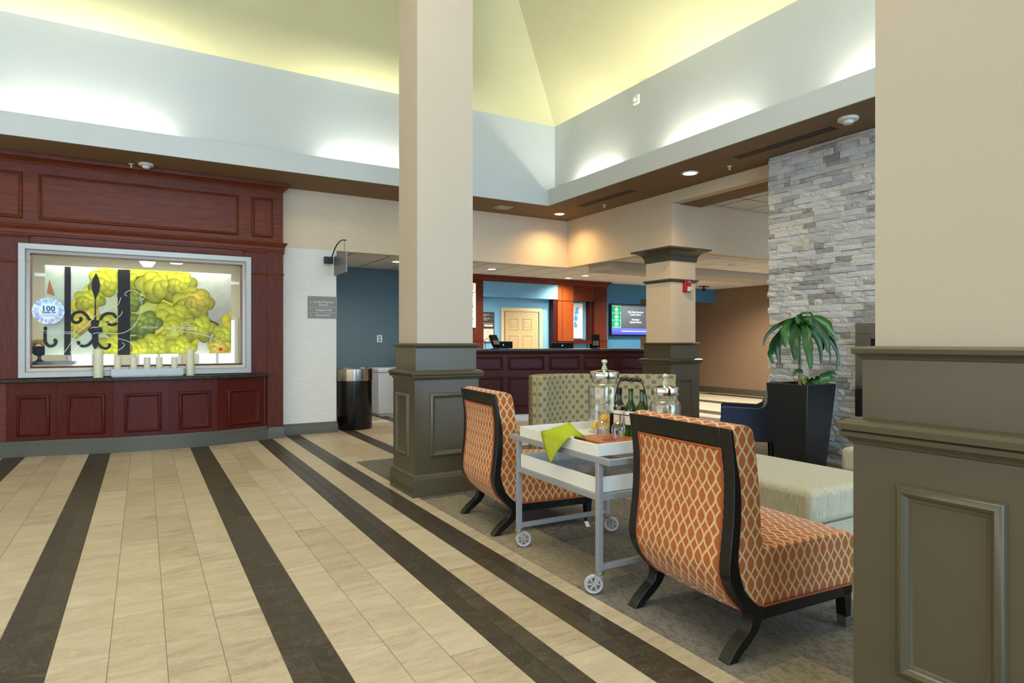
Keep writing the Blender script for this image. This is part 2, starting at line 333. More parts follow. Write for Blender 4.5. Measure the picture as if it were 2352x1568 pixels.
def mesh_of(name, mb, smooth=35):
    me = D.meshes.new(name); me.from_pydata(mb.v, [], mb.f); me.update()
    if any(mb.mi): me.polygons.foreach_set('material_index', mb.mi)
    bm = bmesh.new(); bm.from_mesh(me); bmesh.ops.recalc_face_normals(bm, faces=bm.faces); bm.to_mesh(me); bm.free()
    if smooth:
        me.polygons.foreach_set('use_smooth', [True] * len(me.polygons)); me.set_sharp_from_angle(angle=R(smooth))
    return me
def obj(name, mb, mats, parent=None, local=False, smooth=35, bevel=0, seg=2, label=None):
    me = mb if isinstance(mb, bpy.types.Mesh) else mesh_of(name, mb, smooth)
    o = D.objects.new(name, me); COL.objects.link(o)
    for m in (mats if isinstance(mats, (list, tuple)) else [mats]):
        if len(me.materials) < (len(mats) if isinstance(mats, (list, tuple)) else 1): me.materials.append(M[m] if isinstance(m, str) else m)
    if parent is not None:
        o.parent = parent
        if not local: o.matrix_parent_inverse = XF[parent.name].inverted()
    if not local or parent is not None: XF[o.name] = (XF[parent.name].copy() if (parent is not None and local) else Matrix.Identity(4))
    if bevel:
        b = o.modifiers.new('edge', 'BEVEL'); b.width = bevel; b.segments = seg; b.limit_method = 'ANGLE'; b.angle_limit = R(40); b.harden_normals = False
    if label: o['label'] = label
    return o
def tag(o, label, cat, group=None, kind=None):
    if label: o['label'] = label
    if cat: o['category'] = cat
    if group: o['group'] = group
    if kind: o['kind'] = kind
    return o
def thing(name, label, cat, loc=(0, 0, 0), rz=0, group=None):
    o = D.objects.new(name, None); COL.objects.link(o); o.empty_display_size = 0.1
    o.location = loc; o.rotation_euler = (0, 0, rz); XF[o.name] = Matrix.Translation(loc) @ Matrix.Rotation(rz, 4, 'Z')
    return tag(o, label, cat, group)
def struct(name, mb, mats, parent=None, **k):
    o = obj(name, mb, mats, parent, **k)
    if parent is None: o['kind'] = 'structure'
    return o
def group_struct(name):
    o = D.objects.new(name, None); COL.objects.link(o); XF[o.name] = Matrix.Identity(4); o['kind'] = 'structure'; return o
def copy_tree(o, parent=None):
    c = o.copy(); COL.objects.link(c)
    if parent is not None: c.parent = parent
    XF[c.name] = XF.get(o.name, Matrix.Identity(4))
    for ch in list(o.children): copy_tree(ch, c)
    return c
def text_mesh(txt, size, align='CENTER', shear=0.0, depth=0.001, offset=0.0, space=1.0):
    """flat lettering in the XZ plane, facing -Y, as plain (verts, faces)"""
    cu = D.curves.new('lettering', 'FONT'); cu.body = txt; cu.size = size; cu.align_x = align; cu.shear = shear; cu.extrude = depth; cu.offset = offset; cu.space_character = space
    cu.resolution_u = 3
    o = D.objects.new('lettering', cu); COL.objects.link(o); dg = bpy.context.evaluated_depsgraph_get()
    me = D.meshes.new_from_object(o.evaluated_get(dg)); D.objects.remove(o)
    vs = [(v.co.x, -v.co.z, v.co.y) for v in me.vertices]; fs = [tuple(p.vertices) for p in me.polygons]; D.meshes.remove(me)
    return vs, fs
def letters(mb, txt, x, y, z, size, mi=0, **k):
    vs, fs = text_mesh(txt, size, **k); mb.add([(a + x, b + y, c + z) for a, b, c in vs], fs, mi); return mb
def smooth_path(pts, n=4):
    out = []
    P = [Vector(p) for p in pts]
    for i in range(len(P) - 1):
        a, b, c, d = P[max(i - 1, 0)], P[i], P[i + 1], P[min(i + 2, len(P) - 1)]
        for k in range(n):
            u = k / n
            out.append(0.5 * ((2 * b) + (c - a) * u + (2 * a - 5 * b + 4 * c - d) * u * u + (3 * b - a - 3 * c + d) * u ** 3))
    out.append(P[-1]); return [tuple(p) for p in out]
def ribbon(mb, pts, wd, y, mi=0, t=0.0008):
    """flat stroke in a plane y=const; pts are (x, z)"""
    P = [Vector((p[0], p[1])) for p in pts]; L = []
    for i, p in enumerate(P):
        d = (P[min(i + 1, len(P) - 1)] - P[max(i - 1, 0)]); d = d.normalized() if d.length else Vector((1, 0)); nrm = Vector((-d.y, d.x)) * wd / 2
        L.append([(p.x + nrm.x, y, p.y + nrm.y), (p.x - nrm.x, y, p.y - nrm.y), (p.x - nrm.x, y + t, p.y - nrm.y), (p.x + nrm.x, y + t, p.y + nrm.y)])
    return mb.loft(L, mi=mi)
def colour_mesh(name, layers, mat, parent=None, smooth=0):
    """layers: list of (verts, faces, colour or per-vertex colours); flat print with colours stored on the corners"""
    mb = MB(); cols = []
    for vs, fs, c in layers:
        mb.add(vs, fs); cols += [c] * len(vs) if not isinstance(c, list) else c
    me = D.meshes.new(name); me.from_pydata(mb.v, [], mb.f); me.update()
    a = me.color_attributes.new('Col', 'FLOAT_COLOR', 'POINT')
    flat = []
    for c in cols: flat += [*c[:3], 1.0]
    a.data.foreach_set('color', flat)
    return obj(name, me, mat, parent)
BEAD = [(0, 0), (0.004, 0.012), (0.012, 0.018), (0.024, 0.022), (0.034, 0.016), (0.040, 0.006), (0.048, 0.004), (0.052, 0)]
def bead(k=1.0, h=1.0): return [(a * k, b * h) for a, b in BEAD]

# ------------------------------------------------------------ floor
fl = struct('floor', MB().box(-6.5, 13.4, -9.2, 12.8, -0.12, -0.0035), 'grout')
J = 0.0022
def tile(x0, x1, y0, y1, mat):
    b = 0.0014
    mb = MB().rects(x0 + J / 2 + b, x1 - J / 2 - b, y0 + J / 2 + b, y1 - J / 2 - b, [(b, -0.0045), (b, -b), (0, 0)])
    return obj('tile', mb, mat, fl, smooth=0)
LEN = 1.1875
XE = [-0.559, -0.3404, -0.127, 0.087, 0.3015, 0.514, 0.7245, 0.931, 1.137, 1.342, 1.549, 1.755, 1.95]
rows = [(-0.3404, -0.127, 3.114), (-0.127, 0.087, 3.632), (0.087, 0.3015, 3.209), (0.3015, 0.514, 3.40), (0.7245, 0.931, 2.697), (0.931, 1.137, 2.278),
        (1.137, 1.342, 2.461), (1.549, 1.755, 2.206), (-0.77, -0.559, 2.2), (-0.98, -0.77, 2.32), (-1.19, -0.98, 2.75), (-1.61, -1.40, 2.4)]
YW = 9.40
def yfront(x):   # plinth line of the curved cabinet
    return 8.93 + 0.145 * (x - 0.3) ** 2 * 1.05 if x < 1.50 else YW
def lay(x0, x1, ph, mat, ymin, ymax, ln=LEN):
    y = ph - math.ceil((ph - ymin) / ln) * ln
    while y < ymax:
        a, b = max(y, ymin), min(y + ln, ymax)
        if b - a > 0.03: tile(x0, x1, a, b, mat)
        y += ln
for x0, x1, ph in rows: lay(x0, x1, ph, 'tile_light', 0.95 if x0 > -0.2 else 2.0, min(yfront((x0 + x1) / 2) + 0.12, YW))
for i, (x0, x1) in enumerate(((-1.40, -1.19), (-0.559, -0.3404), (0.514, 0.7245), (1.342, 1.549), (1.755, 1.95))):
    xm = (x0 + x1) / 2; top = min(yfront(xm) + 0.12, YW) if x1 < 1.6 else 9.6
    lay(x0, xm, 2.95 + 0.37 * i, 'tile_dark', 0.95 if i > 2 else 1.6, top); lay(xm, x1, 3.45 + 0.29 * i, 'tile_dark', 0.95 if i > 2 else 1.6, top)
lay(1.95, 2.055, 2.236, 'tile_light', 0.95, 6.97, LEN / 2)
# tiles of the hall beyond the column, one by one as far as they can be told apart
x = 1.95; k = 0
for wd, mt in ((0.21, 'tile_light'), (0.21, 'tile_light'), (0.21, 'tile_light'), (0.19, 'tile_dark'), (0.21, 'tile_light'), (0.21, 'tile_light'), (0.21, 'tile_light'), (0.21, 'tile_light'), (0.19, 'tile_dark'), (0.21, 'tile_light')):
    lay(x, x + wd, 7.3 + (k * 0.41) % LEN, mt, 6.97, 11.5); x += wd; k += 1
mb = MB(); k = 0
while x < 6.6:
    wd = 0.21; mi = 1 if k % 5 == 3 else 0
    y = 6.97 + (k * 0.37) % 1.1 - 1.1
    while y < 11.4:
        a = max(y, 6.97); mb.rects(x + 0.003, x + wd - 0.003, a + 0.002, min(y + LEN, 11.4) - 0.002, [(0.001, -0.01), (0, 0)], mi); y += LEN
    x += wd; k += 1
x = 8.7; k = 0
while x < 13.0:
    wd = 0.42; mi = 1 if k % 4 == 1 else 0
    y = 4.0 + (k * 0.37) % 1.1 - 1.1
    while y < 11.6:
        a = max(y, 4.0); mb.rects(x + 0.003, x + wd - 0.003, a + 0.002, min(y + LEN, 11.6) - 0.002, [(0.001, -0.01), (0, 0)], mi); y += LEN
    x += wd; k += 1
ext = [(a, b, p, 0) for a, b, p in rows] + [(-1.40, -1.19, 2.95, 1), (-0.559, -0.3404, 3.3, 1), (0.514, 0.7245, 3.7, 1), (1.342, 1.549, 4.0, 1), (1.755, 1.95, 4.4, 1), (1.95, 2.055, 2.236, 0)]
x = -1.61; k = 0
while x > -5.8: ext.append((x - 0.21, x, 2.3 + (k * 0.41) % LEN, 1 if k % 5 == 2 else 0)); x -= 0.21; k += 1
for x0, x1, ph, mi in ext:
    far = x1 < -1.5
    ymin, ymax = -4.0, (9.40 if x1 < -1.55 and far else (2.0 if mi == 0 and x0 < -0.2 else (0.95 if mi == 0 or x0 > 1.0 else 1.6)))
    if (x0, x1) == (-1.61, -1.40): ymax = 2.0
    y = ph - math.ceil((ph - ymin) / LEN) * LEN
    while y < ymax:
        a, b = max(y, ymin), min(y + LEN, ymax)
        if b - a > 0.02: mb.rects(x0 + 0.0025, x1 - 0.0025, a + 0.0025, b - 0.0025, [(0.0014, -0.0045), (0.0014, -0.0014), (0, 0)], mi)
        y += LEN
tf = obj('tile', mb, ['tile_light', 'tile_dark'], fl, smooth=0); tf['kind'] = 'stuff'

# carpet planks under the seating
cp = thing('carpet', 'mottled grey plank carpet laid under the seating group', 'carpet', (2.06, 1, 0))
def plank(x0, x1, y0, y1): obj('plank', MB().rects(x0 + 0.0006, x1 - 0.0006, y0 + 0.0006, y1 - 0.0006, [(0.0005, -0.0034), (0, -0.0003)]), 'carpet', cp, smooth=0)
x = 2.058; r = 0
while x < 6.44:
    y = 0.6 - (r * 0.43) % 1.1; x1 = min(x + 0.38, 6.44)
    while y < (6.96 if x < 4.3 or True else 0):
        a, b = max(y, 0.6), min(y + 1.1, 6.965)
        if b - a > 0.02: plank(x, x1, a, b)
        y += 1.1
    x += 0.38; r += 1
plank(2.058, 6.44, -3.0, 0.6); plank(6.44, 8.69, 4.96, 6.70); plank(7.32, 8.69, 6.70, 8.0)

# ------------------------------------------------------------ walls
def wall(name, mats, *boxes, **k):
    mb = MB()
    for b in boxes: mb.box(*b)
    return struct(name, mb, mats, **k)
wall('wall_back', 'wall_white', (1.60, 2.489, 9.42, 9.62, 0, 2.705))
wall('wall_back_header', 'wall_tan', (1.60, 6.709, 9.42, 9.55, 2.705, 3.56))
wall('wall_back_left', 'wall_white', (-6.2, -1.6, 9.42, 9.62, 0, 3.56))
wall('wall_right_header', 'wall_tan', (6.709, 6.86, 6.773, 9.55, 2.705, 3.56), (6.709, 6.86, 2.5, 6.773, 3.388, 3.56))
wall('wall_right_upper', 'wall_tan', (6.86, 11.0, 6.7735, 6.95, 2.705, 3.50))
wall('wall_left', 'wall_white', (-6.2, -6.0, -9.0, -5.0, 0, 3.6), (-6.2, -6.0, 6.0, 9.6, 0, 3.6), (-6.2, -6.0, -5.0, 6.0, 0, 0.55), (-6.2, -6.0, -5.0, 6.0, 3.25, 3.6))
wall('wall_hall_left', 'wall_white', (1.45, 1.6, 9.62, 11.6, 0, 2.72))
wall('wall_hall', 'wall_blue_dark', (1.45, 4.55, 11.5, 11.6, 0, 2.75))
wall('wall_hall_right', 'wall_blue_dark', (4.45, 4.55, 10.4, 11.5, 0, 2.75))
wall('wall_far_right', 'wall_brown', (13.05, 13.2, 2.0, 12.75, 0, 2.75))
wall('wall_far_blue', 'wall_blue_deep', (9.25, 10.45, 11.6, 11.75, 0, 2.75), (10.45, 13.05, 11.6, 11.75, 2.37, 2.75))
wall('wall_far_back', 'wall_brown', (10.3, 13.05, 12.6, 12.75, 0, 2.75), (10.3, 10.45, 11.75, 12.6, 0, 2.75))
wall('wall_desk_back', 'wall_blue', (4.55, 9.27, 11.62, 11.75, 0, 2.75))
wall('wall_desk_header', 'wall_blue', (6.03, 7.89, 11.433, 11.618, 2.278, 2.598))
wall('wall_side_right', 'wall_tan', (11.0, 11.15, 2.0, 6.9, 2.735, 3.5))

# baseboards
BB = [(0, 0), (0.022, 0), (0.022, 0.12), (0.018, 0.13), (0.012, 0.137), (0.012, 0.146), (0.004, 0.158), (0, 0.16)]
struct('baseboard_back', MB().prism([(9.42 - a, z) for a, z in BB], 'X', 1.70, 2.489).prism([(2.489 + a, z) for a, z in BB], 'Y', 9.40, 11.5), 'olive_wall')
struct('baseboard_far_right', MB().prism([(13.05 - a, z * 0.95) for a, z in BB], 'Y', 2.0, 12.6).box(10.45, 13.05, 12.58, 12.6, 0, 0.15), 'crown')

# ------------------------------------------------------------ ceilings
XF0, YF0 = 5.667, 8.488; ZS = 3.555
XL = -4.5; YN = -9.0
wall('ceiling', 'soffit', (XL - 1.7, 6.75, YF0 + 0.015, 9.6, ZS, ZS + 0.05), (XF0 + 0.015, 6.9, YN, YF0 + 0.015, ZS, ZS + 0.05), (XL - 1.7, XL - 0.015, YN, YF0 + 0.015, ZS, ZS + 0.05))
wall('ceiling_fascia', 'white', (XL - 0.02, XF0 + 0.04, YF0, YF0 + 0.02, ZS - 0.001, 3.806), (XF0, XF0 + 0.02, YN, YF0 + 0.02, ZS - 0.001, 3.812), (XL - 0.02, XL, YN, YF0, ZS - 0.001, 3.81))
wall('wall_upper', 'white', (XL - 0.3, 5.97, 8.588, 8.70, 3.56, 4.91), (5.87, 5.97, YN, 8.70, 3.56, 4.91), (XL - 0.3, XL - 0.1, YN, 8.70, 3.56, 4.91))
e = 0.44
cx = (XL + 5.87 - 0.1) / 2; hw = 5.87 - cx; zr = 4.9 + hw * e
mb = MB(); A = (XL - 0.1, 8.588, 4.9); B = (5.87, 8.588, 4.9); Cc = (5.87, YN, 4.9); Dd = (XL - 0.1, YN, 4.9); P1 = (cx, 8.588 - hw, zr); P2 = (cx, YN, zr)
up = lambda p: (p[0], p[1], p[2] + 0.08)
for q in ((A, B, P1), (B, Cc, P2, P1), (Dd, A, P1, P2)):
    n = len(q); mb.add(list(q) + [up(p) for p in q], [tuple(range(n)), tuple(reversed(range(n, 2 * n)))] + [(i, (i + 1) % n, n + (i + 1) % n, n + i) for i in range(n)])
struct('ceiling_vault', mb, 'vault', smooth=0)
# suspended grid ceilings: one tile after another
def grid(name, x0, x1, y0, y1, z, p=0.61, ox=0.0, oy=0.0, tiles=True):
    g = struct(name, MB().box(x0, x1, y0, y1, z + 0.012, z + 0.04), 'ceil_grid')
    far = MB(); x = x0 - ox
    while x < x1:
        y = y0 - oy
        while y < y1:
            a, b, c, d = max(x, x0) + 0.017, min(x + p, x1) - 0.017, max(y, y0) + 0.017, min(y + p, y1) - 0.017
            if b - a > 0.05 and d - c > 0.05: obj('tile', MB().rects(a, b, c, d, [(-0.006, z + 0.002), (0, z + 0.006), (0, z + 0.02)]), 'ceil_tile', g, smooth=0)
            y += p
        x += p
    return g
grid('ceiling_desk', 1.6, 8.9, 9.55, 11.6, 2.72, oy=0.3)
grid('ceiling_far', 8.9, 13.05, 8.96, 12.6, 2.72, oy=0.2)
grid('ceiling_lounge', 6.85, 13.05, 6.95, 8.38, 2.72, oy=0.35)
struct('ceiling_lounge_fill', MB().box(6.85, 8.9, 8.96, 9.56, 2.7215, 2.76), 'ceil_tile')
grid('ceiling_right', 7.3, 11.0, 3.2, 6.77, 3.45, ox=0.2)
wall('ceiling_right_soffit', 'soffit', (6.86, 7.30, 2.5, 6.773, 3.388, 3.46))
struct('ceiling_far_low', MB().box(11.0, 13.05, 2.0, 6.95, 2.72, 2.78), 'ceil_tile')
wall('ceiling_beam', 'shaft', (6.85, 13.05, 8.38, 8.96, 2.58, 2.73))

# columns
def bands(prof): return prof
def column(x0, x1, y0, y1, ztop, base_out, name, shaft_mat, rail=True):
    c = group_struct(name)
    o = base_out
    obj('shaft', MB().box(x0, x1, y0, y1, 1.28, ztop), shaft_mat, c)
    obj('wainscot', MB().rects(x0, x1, y0, y1, [(o * 0.62, 0.02), (o * 0.62, 1.035), (o * 0.36, 1.036), (o * 0.36, 1.30)]), 'olive', c)
    obj('cap_moulding', MB().rects(x0, x1, y0, y1, [(o * 0.36, 1.290), (o * 0.36 + 0.006, 1.296), (o * 0.36 + 0.012, 1.306), (o * 0.36 + 0.024, 1.312), (o * 0.36 + 0.026, 1.326), (o * 0.36 + 0.018, 1.333), (0.002, 1.335)]), 'olive', c)
    q = o * 0.62
    obj('chair_rail', MB().rects(x0, x1, y0, y1, [(q, 1.010), (q + 0.008, 1.014), (q + 0.014, 1.026), (q + 0.030, 1.036), (q + 0.032, 1.050), (q + 0.024, 1.054), (q + 0.036, 1.058), (q + 0.038, 1.078), (q + 0.026, 1.086), (q + 0.010, 1.094), (o * 0.36, 1.098)]), 'olive', c)
    obj('base_moulding', MB().rects(x0, x1, y0, y1, [(o, 0), (o, 0.145), (o - 0.003, 0.152), (q + 0.018, 0.160), (q + 0.016, 0.172), (q + 0.004, 0.186), (q, 0.19)]), 'olive', c)
    return c, q
c1, q = column(2.065, 2.608, 5.150, 5.605, 6.6, 0.065, 'column', 'shaft')
obj('panel_moulding', MB().frame(plY(5.150 - q), 2.163, 2.555, 0.332, 0.898, bead()), 'olive', c1)
obj('panel_moulding', MB().frame(plX(2.065 - q), -5.555, -5.243, 0.332, 0.890, bead()), 'olive', c1)
c2, q2 = column(2.095, 2.70, 0.50, 1.185, 6.6, 0.075, 'column', 'shaft')
obj('panel_moulding', MB().frame(plX(2.095 - q2), -1.092, -0.795, 0.30, 0.905, bead()), 'olive', c2)
obj('panel_moulding', MB().frame(((0, 1.185 + q2, 0), (-1, 0, 0), (0, 1, 0)), -2.60, -2.20, 0.30, 0.905, bead()), 'olive', c2)
c3, q3 = column(6.714, 7.225, 6.80, 7.325, 2.58, 0.065, 'column', 'wall_tan')
obj('panel_moulding', MB().frame(plY(6.80 - q3), 6.80, 7.118, 0.22, 0.79, bead(0.8)), 'olive', c3)
obj('panel_moulding', MB().frame(plX(6.714 - q3), -7.25, -6.88, 0.22, 0.79, bead(0.8)), 'olive', c3)
cr = [(0.0, 2.545), (0.012, 2.55), (0.016, 2.565)] + [(0.016 + 0.125 * (1 - math.cos(a)) , 2.565 + 0.135 * math.sin(a)) for a in [R(k) for k in (12, 24, 36, 48, 60, 72, 84)]] + [(0.145, 2.705), (0.165, 2.71), (0.17, 2.733), (0.0, 2.734)]
obj('crown_moulding', MB().rects(6.714, 7.225, 6.80, 7.325, cr), 'crown', c3)
obj('neck_moulding', MB().rects(6.714, 7.225, 6.80, 7.325, [(0, 2.232), (0.012, 2.236), (0.02, 2.25), (0.035, 2.258), (0.036, 2.272), (0.02, 2.28), (0, 2.284)]), 'crown', c3)

# stone chimney breast: each split-face stone is a part of its own
st = struct('wall_stone', MB().box(6.52, 7.25, 2.4, 4.93, 0, 3.56), 'subfloor')
rs = random.Random(5); z = 0.0; cnt = 0; heights = []
while z < 3.545:
    h = rs.choice((0.047, 0.058, 0.058, 0.066, 0.075)); h = min(h, 3.55 - z)
    if 3.55 - z - h < 0.03: h = 3.55 - z
    heights.append((z, h)); z += h
rest = MB()
def stone_mesh(mb, y0, y1, z0, z1, dep):
    n = 3; g = 0.0012; x0 = 6.52
    ys = [y0 + g + (y1 - y0 - 2 * g) * i / n for i in range(n + 1)]; zs = [z0 + g, (z0 + z1) / 2 + rs.uniform(-.006, .006), z1 - g]
    vs = []
    for j, zz in enumerate(zs):
        for i, yy in enumerate(ys):
            edge = i in (0, n) or j != 1
            d = dep + rs.uniform(-0.005, 0.005) + (0.0 if edge else 0.005)
            vs.append((x0 - d, yy, zz))
    back = [(x0 + 0.01, ys[0], zs[0]), (x0 + 0.01, ys[-1], zs[0]), (x0 + 0.01, ys[-1], zs[2]), (x0 + 0.01, ys[0], zs[2])]
    k = len(vs); w_ = n + 1; fs = []
    for j in range(2):
        for i in range(n): fs.append((j * w_ + i, j * w_ + i + 1, (j + 1) * w_ + i + 1, (j + 1) * w_ + i))
    fs.append((k, k + 1) + tuple(range(n, -1, -1))); fs.append((k + 3,) + tuple(2 * w_ + i for i in range(n + 1)) + (k + 2,))
    fs.append((k, 0, w_, 2 * w_, k + 3)); fs.append((k + 1, k + 2, 2 * w_ + n, w_ + n, n))
    mb.add(vs + back, fs)
stones = []
for z0, h in heights:
    y = 4.94 + rs.uniform(-0.012, 0.018)
    while y > 2.45:
        ln = rs.choice((0.08, 0.11, 0.15, 0.19, 0.23, 0.30)) * rs.uniform(0.9, 1.1)
        y0 = max(y - ln, 2.42)
        stones.append((y0, y, z0, z0 + h, rs.uniform(0.026, 0.048)))
        y = y0
big = sorted((q for q in stones if q[1] > 3.72 and not (q[2] < 1.56 and q[1] < 3.9) and q[3] > 0.45), key=lambda q: -(q[1] - max(q[0], 3.7)) * (q[3] - q[2]))[:296]
big = set(big)
for q in stones:
    if q in big: m1 = MB(); stone_mesh(m1, *q); obj('stone', m1, 'stone', st, smooth=0)
    else: stone_mesh(rest, *q)
so = obj('stone', rest, 'stone', st, smooth=0); so['kind'] = 'stuff'

# outlines of the printed picture and of the etching on the pane, in metres (x, z)
LEAVES = [(-0.042, 2.145, 0.135, 0.117, 0, 0), (0.186, 2.099, 0.075, 0.192, 25, 1), (0.391, 2.167, 0.132, 0.183, -10, 1), (0.096, 2.187, 0.079, 0.146, 0, 1), (0.474, 2.147, 0.061, 0.15, -15, 1), (-0.072, 2.03, 0.194, 0.089, 5, 2), (-0.013, 1.93, 0.195, 0.084, 0, 0), (0.186, 1.925, 0.15, 0.085, 10, 2), (0.278, 1.94, 0.12, 0.091, 20, 0), (0.401, 2.027, 0.133, 0.08, 35, 2), (-0.408, 2.102, 0.092, 0.174, 0, 0), (-0.448, 2.171, 0.073, 0.119, -20, 1), (-0.566, 1.942, 0.082, 0.108, 0, 1), (-0.487, 1.969, 0.1, 0.097, 0, 0), (-0.624, 1.8, 0.099, 0.075, 10, 3), (-0.72, 1.785, 0.058, 0.075, 0, 3), (-0.643, 1.589, 0.098, 0.119, 0, 3), (-0.388, 1.617, 0.092, 0.077, 0, 0), (-0.348, 1.547, 0.111, 0.12, 0, 1), (-0.72, 1.496, 0.071, 0.106, 0, 0), (0.484, 1.983, 0.135, 0.092, 30, 3), (0.568, 1.939, 0.125, 0.104, -10, 0), (0.664, 1.966, 0.074, 0.088, 0, 0), (0.547, 1.82, 0.157, 0.151, 0, 1), (0.6, 1.822, 0.136, 0.116, 0, 2), (0.589, 1.774, 0.105, 0.081, 0, 1), (0.278, 1.859, 0.08, 0.114, 30, 3), (0.217, 1.66, 0.13, 0.114, 0, 0), (0.339, 1.662, 0.173, 0.115, 0, 0), (0.463, 1.629, 0.134, 0.104, 10, 1), (0.632, 1.585, 0.116, 0.087, 10, 2), (0.632, 1.514, 0.126, 0.069, 10, 0), (0.589, 1.596, 0.084, 0.052, 15, 2), (0.156, 1.578, 0.129, 0.113, 0, 1), (0.036, 1.45, 0.118, 0.079, 0, 2), (-0.042, 1.552, 0.125, 0.067, 0, 3), (-0.082, 1.597, 0.077, 0.051, 0, 3), (0.318, 1.545, 0.173, 0.137, 0, 0), (0.308, 1.464, 0.173, 0.137, 0, 1), (0.308, 1.44, 0.142, 0.103, 0, 2), (0.308, 1.429, 0.101, 0.068, 0, 1), (0.308, 1.417, 0.061, 0.04, 0, 0), (0.38, 1.359, 0.092, 0.149, -30, 1), (0.237, 1.37, 0.09, 0.148, 30, 0), (0.308, 1.289, 0.132, 0.126, 0, 1), (0.106, 1.301, 0.148, 0.113, 0, 0), (0.186, 1.255, 0.11, 0.102, 0, 1), (0.116, 1.232, 0.128, 0.079, 0, 0), (-0.052, 1.222, 0.145, 0.1, 0, 0), (-0.082, 1.256, 0.145, 0.078, 0, 1), (0.036, 1.198, 0.137, 0.056, 0, 1), (0.422, 1.253, 0.102, 0.115, 0, 0), (0.505, 1.312, 0.104, 0.15, 0, 2), (0.568, 1.395, 0.073, 0.127, 0, 0), (0.969, 1.626, 0.054, 0.089, 0, 0), (0.985, 1.529, 0.055, 0.107, 0, 3), (0.98, 1.371, 0.076, 0.095, 0, 1), (0.991, 1.274, 0.066, 0.119, 0, 1), (0.936, 1.432, 0.054, 0.047, 0, 3), (0.848, 1.251, 0.086, 0.106, 0, 3), (1.019, 1.712, 0.027, 0.059, 0, 3)]
MURAL = [(-1.022, 2.272), (1.038, 2.257), (1.032, 1.159), (-1.022, 1.188)]
DARKS = [[(-0.14, 1.597), (-0.033, 1.712), (0.096, 1.646), (-0.052, 1.507), (-0.14, 1.574)], [(0.728, 1.67), (0.892, 1.588), (0.837, 1.516), (0.728, 1.538)], [(-0.082, 1.506), (-0.003, 1.496), (-0.052, 1.45)], [(-0.288, 1.547), (-0.278, 1.655), (-0.145, 1.742), (-0.084, 1.622), (-0.145, 1.501)], [(-0.14, 1.415), (0.017, 1.427), (0.026, 1.336), (-0.14, 1.313)], [(0.442, 1.312), (0.505, 1.265), (0.463, 1.23)]]
BARS = [[(-0.827, 2.263), (-0.765, 2.264), (-0.765, 1.185), (-0.831, 1.186)], [(-0.278, 2.261), (-0.145, 2.261), (-0.145, 1.179), (-0.278, 1.18)]]
SPEAR = [(-0.507, 2.203), (-0.482, 2.145), (-0.463, 2.052), (-0.477, 1.969), (-0.502, 1.897), (-0.509, 1.874), (-0.509, 1.827), (-0.505, 1.615), (-0.468, 1.616), (-0.482, 1.545), (-0.443, 1.516), (-0.438, 1.486), (-0.453, 1.457), (-0.482, 1.439), (-0.482, 1.309), (-0.507, 1.251), (-0.531, 1.263), (-0.546, 1.31), (-0.551, 1.439), (-0.585, 1.473), (-0.59, 1.514), (-0.556, 1.544), (-0.57, 1.637), (-0.527, 1.615), (-0.521, 1.826), (-0.517, 1.873), (-0.527, 1.908), (-0.548, 1.978), (-0.554, 2.048), (-0.541, 2.131)]
SCROLLS = [[(-0.575, 1.614), (-0.604, 1.672), (-0.653, 1.712), (-0.71, 1.704), (-0.748, 1.669), (-0.756, 1.622), (-0.729, 1.582), (-0.686, 1.589), (-0.658, 1.624), (-0.677, 1.645)], [(-0.463, 1.616), (-0.438, 1.669), (-0.388, 1.702), (-0.328, 1.69), (-0.288, 1.643)], [(-0.283, 1.583), (-0.328, 1.559), (-0.368, 1.564), (-0.388, 1.603)], [(-0.541, 1.368), (-0.585, 1.31), (-0.643, 1.292), (-0.682, 1.322), (-0.691, 1.356)], [(-0.487, 1.333), (-0.458, 1.286), (-0.408, 1.262), (-0.368, 1.285), (-0.368, 1.327)], [(-1.015, 1.527), (-1.019, 1.425), (-1.015, 1.345), (-0.978, 1.294), (-0.927, 1.311), (-0.913, 1.356), (-0.936, 1.374)]]
ETCH = [[(-0.818, 1.22), (-0.766, 1.311), (-0.691, 1.448), (-0.587, 1.552), (-0.52, 1.652), (-0.422, 1.729), (-0.334, 1.779), (-0.274, 1.804), (-0.241, 1.899)], [(-0.766, 1.22), (-0.72, 1.242), (-0.654, 1.322), (-0.577, 1.38)], [(-0.563, 1.512), (-0.51, 1.53), (-0.5, 1.519), (-0.383, 1.579), (-0.284, 1.639), (-0.234, 1.699), (-0.229, 1.728)], [(-0.534, 1.443), (-0.5, 1.457), (-0.461, 1.454), (-0.274, 1.448), (-0.184, 1.475), (-0.103, 1.547), (-0.041, 1.667), (-0.016, 1.787), (-0.021, 1.859)], [(-0.174, 1.919), (-0.199, 1.936), (-0.189, 1.966), (-0.144, 1.992), (-0.082, 1.988), (-0.08, 1.981), (-0.042, 1.955), (0.002, 1.968), (-0.042, 1.893), (0.007, 1.894), (-0.037, 1.865), (-0.018, 1.849), (-0.013, 1.798)], [(-0.274, 1.386), (-0.204, 1.368), (-0.133, 1.333), (-0.103, 1.297)], [(-0.229, 1.339), (-0.204, 1.309), (-0.224, 1.274), (-0.274, 1.239)], [(-1.055, 1.479), (-0.71, 1.462)], [(-1.006, 1.45), (-0.748, 1.444)], [(-0.724, 1.493), (-0.706, 1.425), (-0.682, 1.46)], [(0.355, 1.474), (0.416, 1.48), (0.561, 1.464), (0.708, 1.43), (0.815, 1.389), (0.858, 1.347)], [(0.804, 1.229), (0.836, 1.276), (0.863, 1.3)]]
